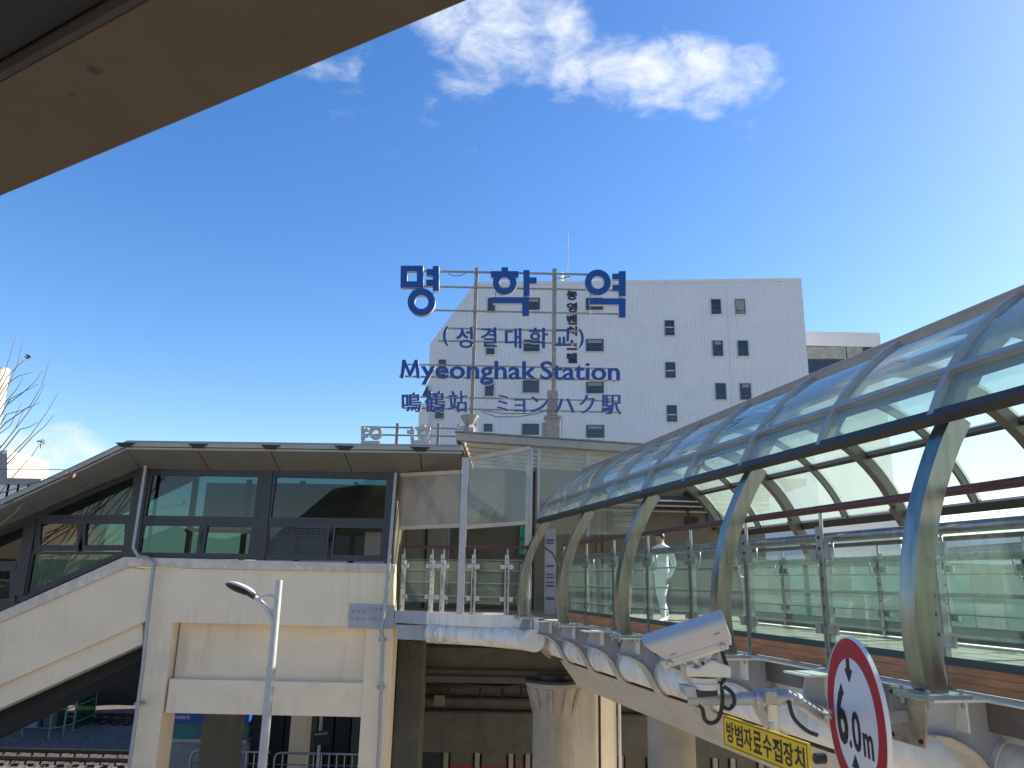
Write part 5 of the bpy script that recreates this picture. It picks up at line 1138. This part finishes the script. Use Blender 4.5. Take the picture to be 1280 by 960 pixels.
# ================================================================== right: buildings seen through the bridge glass
t = thing('glazed_hall', 'low teal glazed hall seen through the footbridge glass', 'building', V((19, 38, GZ)))
b = MB(); b.aabb((10.5, 38.1, GZ), (26.5, 50, EYE + 1.3)); part('wall', b, M['tealdark'], t)
for k in range(11):
    for j in range(4):
        b = MB(); b.aabb((10.6 + k * 1.45, 38.0, EYE - 5.3 + j * 1.62), (10.6 + k * 1.45 + 1.36, 38.098, EYE - 5.3 + j * 1.62 + 1.52)); part('pane', b, M[('tealglass', 'tealdark', 'tealdark', 'officeglass2', 'tealglass', 'tealdark', 'tealglass')[(k * 5 + j * 2 + k * k) % 7]], t)
b = MB(); b.aabb((10.3, 37.8, EYE + 1.302), (26.7, 50.2, EYE + 1.5)); part('roof', b, M['clad2'], t)
t = thing('brick_annex', 'grey brick annex right of the glazed hall behind the footbridge', 'building', V((33, 40, GZ)))
b = MB(); b.aabb((27.2, 40, GZ), (48, 52, EYE + 2.6)); part('wall', b, M['brick'], t)
b = MB(); b.aabb((27, 39.8, EYE + 2.602), (48.2, 52.2, EYE + 3.0)); part('parapet', b, M['clad2'], t)
for k in range(6): window(t, V((28.5 + k * 3.2, 40, EYE - 1.2)), V((30.4 + k * 3.2, 40, EYE + .6)), -Y, .12, 'officeglass', [(.47, .05, .05, .9)])

# ================================================================== person on the bridge
PX = W(827, 700, 15.35); PX.z = EYE - .70
t = thing('person', 'person in white jacket and trousers with dark hair walking on the footbridge', 'person', PX); PR = t
def skinned(name, verts, edges, rad, mats, parent, root=0, sub=2):
    me = bpy.data.meshes.new(name); me.from_pydata([tuple(v) for v in verts], edges, []); 
    for m in mats: me.materials.append(m)
    o = bpy.data.objects.new(name, me); COL.objects.link(o); o.parent = parent
    sk = o.modifiers.new('skin', 'SKIN'); sk.use_smooth_shade = True
    lay = me.skin_vertices[0] if me.skin_vertices else None
    if lay is None:
        bm = __import__('bmesh').new(); bm.from_mesh(me); bm.verts.layers.skin.verify(); bm.to_mesh(me); bm.free(); lay = me.skin_vertices[0]
    for i, r in enumerate(rad): lay.data[i].radius = r if isinstance(r, tuple) else (r, r); lay.data[i].use_root = (i == root)
    sb = o.modifiers.new('sub', 'SUBSURF'); sb.levels = sub; sb.render_levels = sub
    return o
# facing left and slightly to the viewer; f = forward, l = the person's left
f = V((-.75, -.66, 0)).normalized(); l = UP.cross(f)
def bp3(a, s, z): return f * a + l * s + UP * z
vb = [bp3(0, 0, .92), bp3(0, 0, 1.10), bp3(.01, 0, 1.28), bp3(0, 0, 1.40), bp3(.02, 0, 1.48), bp3(.03, 0, 1.55), bp3(.035, 0, 1.63),
      bp3(.02, .10, .86), bp3(.14, .10, .50), bp3(.12, .10, .10), bp3(.26, .10, .045),
      bp3(-.02, -.10, .86), bp3(-.06, -.10, .48), bp3(-.26, -.10, .13), bp3(-.14, -.10, .05),
      bp3(0, .19, 1.36), bp3(-.06, .25, 1.10), bp3(.06, .24, .90), bp3(.10, .235, .84),
      bp3(0, -.19, 1.36), bp3(.05, -.25, 1.11), bp3(.22, -.20, .98), bp3(.28, -.18, .96)]
eb = [(0, 1), (1, 2), (2, 3), (3, 4), (4, 5), (5, 6), (0, 7), (7, 8), (8, 9), (9, 10), (0, 11), (11, 12), (12, 13), (13, 14), (3, 15), (15, 16), (16, 17), (17, 18), (3, 19), (19, 20), (20, 21), (21, 22)]
rb = [(.15, .12), (.14, .11), (.16, .12), (.12, .09), .055, .085, .08, .095, .075, .05, .04, .095, .075, .05, .04, .075, .058, .04, .03, .075, .058, .04, .03]
o = skinned('body', vb, eb, rb, [M['cloth']], PR)
hcn = bp3(.045, 0, 1.575)
b = MB(); b.ellipsoid(PX + hcn, f * .094, l * .076, UP * .118, 20, 14)
b.ellipsoid(PX + hcn + f * .092 + UP * -.015, f * .02, l * .014, UP * .026, 8, 6)
for s in (-1, 1): b.ellipsoid(PX + hcn + l * .077 * s - f * .008 - UP * .01, f * .018, l * .008, UP * .03, 8, 6)
part('head', b, M['skin'], PR, smooth=True)
b = MB()
for s in (-1, 1): b.ellipsoid(PX + hcn + f * .084 + l * .03 * s + UP * .012, f * .006, l * .012, UP * .006, 8, 6)
part('eyes', b, M['hair'], PR)
b = MB(); b.ellipsoid(PX + hcn + f * .083 - UP * .058, f * .008, l * .022, UP * .007, 8, 6); part('mouth', b, M['red'], PR)
b = MB(); b.ellipsoid(PX + hcn - f * .022 + UP * .035, f * .098, l * .09, UP * .102, 20, 12); b.ellipsoid(PX + hcn - f * .07 - UP * .04, f * .045, l * .07, UP * .09, 14, 10); b.ellipsoid(PX + hcn + f * .055 + UP * .075, f * .04, l * .065, UP * .03, 12, 8); part('hair', b, M['hair'], PR, smooth=True)
b = MB(); b.tube([PX + bp3(0, 0, 1.44), PX + bp3(.012, 0, 1.50)], [.085, .07], 14); part('collar', b, M['cloth'], PR, smooth=True)
b = MB(); b.tube([PX + bp3(0, 0, .93), PX + bp3(0, 0, 1.0)], [.185, .17], 18); part('jacket_hem', b, M['cloth'], PR, smooth=True)
for (w_, side) in ((bp3(.10, .235, .84), 1), (bp3(.28, -.18, .96), -1)):
    dr = (f * .35 - UP * .9).normalized() if side > 0 else (f * .9 - UP * .3 + l * .2).normalized()
    b = MB(); b.ellipsoid(PX + w_ + dr * .04, dr * .05, l * .018, f * .036, 10, 8)
    for k in range(4):
        a0 = PX + w_ + dr * .075 + f * (.026 - .017 * k) * (1 if side > 0 else .3) + UP * (0 if side > 0 else .02 - .013 * k); b.tube([a0, a0 + dr * .04, a0 + dr * (.068 - .006 * abs(k - 1)) - l * .015 * side], [.009, .008, .006], 6)
    a0 = PX + w_ + dr * .03 + f * .03; b.tube([a0, a0 + dr * .03 + f * .018 - l * .01 * side], [.01, .007], 6)
    part('hand', b, M['skin'], PR, smooth=True)
for p_ in (bp3(.12, .10, .0), bp3(-.22, -.10, .0)):
    b = MB(); b.ellipsoid(PX + p_ + f * .08 + UP * .045, f * .14, l * .05, UP * .045, 14, 8); part('shoe', b, M['shoe'], PR, smooth=True)

# ================================================================== overhead shelter where the viewer stands
zb = EYE + 1.2
a_, c_, d_, e_ = Wz(0, 247, zb), Wz(592, 0, zb), Wz(0, 103, zb), Wz(265, 0, zb)
di = (c_ - a_).normalized(); nb = V((di.y, -di.x, 0)).normalized()
if nb.dot(d_ - a_) < 0: nb = -nb
wd = (d_ - a_).dot(nb); s_, e2_ = a_ - di * 1.2, c_ + di * 2.2
t = thing('shelter_roof', 'tan roof edge beam and dark ceiling close overhead at the upper left', 'shelter', V((s_.x, s_.y, GZ)))
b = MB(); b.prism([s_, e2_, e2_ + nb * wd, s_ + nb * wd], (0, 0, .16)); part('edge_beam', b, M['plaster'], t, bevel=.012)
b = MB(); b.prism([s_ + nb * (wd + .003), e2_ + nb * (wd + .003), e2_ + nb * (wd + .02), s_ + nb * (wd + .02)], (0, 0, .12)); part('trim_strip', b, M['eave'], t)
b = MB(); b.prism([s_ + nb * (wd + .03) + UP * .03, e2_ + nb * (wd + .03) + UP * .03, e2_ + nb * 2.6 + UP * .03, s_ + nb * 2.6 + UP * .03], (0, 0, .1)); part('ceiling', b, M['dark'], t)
b = MB(); b.prism([s_ + nb * .02 + UP * .17, e2_ + nb * .02 + UP * .17, e2_ + nb * 2.6 + UP * .17, s_ + nb * 2.6 + UP * .17], (0, 0, .04)); part('roof', b, M['greyroof'], t)
for q in (s_ + nb * .4 - di * -.1, s_ + nb * 2.4 + di * .1, e2_ + nb * 2.4 - di * .2):
    b = MB(); b.tube([V((q.x, q.y, GZ)), V((q.x, q.y, zb + .02))], .06, 12); part('post', b, M['galv'], t, smooth=True)
for (x, y, r) in ((118, 86, .02), (90, 118, .008)):
    p = Wz(x, y, zb); b = MB(); b.ellipsoid(p, V((r, 0, 0)), V((0, r, 0)), V((0, 0, .006)), 12, 6); part('stain_spot', b, M['eave'], t)

# ================================================================== behind the viewer, mirrored in the windows; pale buildings added to bounce sunlight
g = MB(); n = 60; vs = []
for j, (yy, hh) in enumerate(((-150, 0), (-190, .6), (-230, 1.0), (-300, 0))):
    for i in range(n + 1): x = -260 + 520 * i / n; vs.append((x, yy, -2 + (EYE + 20 + 12 * sin(i * .31) + 6 * sin(i * .83) + 3 * sin(i * 2.3)) * hh))
g.add(vs, [(j * (n + 1) + i, j * (n + 1) + i + 1, (j + 1) * (n + 1) + i + 1, (j + 1) * (n + 1) + i) for j in range(3) for i in range(n)])
struct('hills', g, M['hill'], True)
for (x0, x1, yy, zz, lab, mm) in ((-62, -38, -26, EYE + 5, 'tall cream building added farthest along the street behind the viewer', 'beige'), (-36, -14, -24, EYE + 1.0, 'low beige shop building added behind the viewer mirrored in the windows', 'beige'), (-11, 14, -24, EYE + 3.5, 'pale grey office slab added behind the viewer mirrored in the windows', 'clad2'), (17, 44, -26, EYE + 6, 'cream apartment block added behind the viewer to the right', 'beige')):
    t = thing('added_street_building', lab, 'building', V(((x0 + x1) / 2, yy, GZ)))
    b = MB(); b.aabb((x0, yy - 10, GZ), (x1, yy, zz)); part('wall', b, M[mm], t)
    nwin = int((x1 - x0) / 3)
    for k in range(nwin):
        for j in range(3): window(t, V((x0 + .8 + k * 3 + 1.7, yy, 1.2 + j * 3.0)), V((x0 + .8 + k * 3, yy, 2.8 + j * 3.0)), Y, .1, 'officeglass', [(.48, .03, .05, .94)])
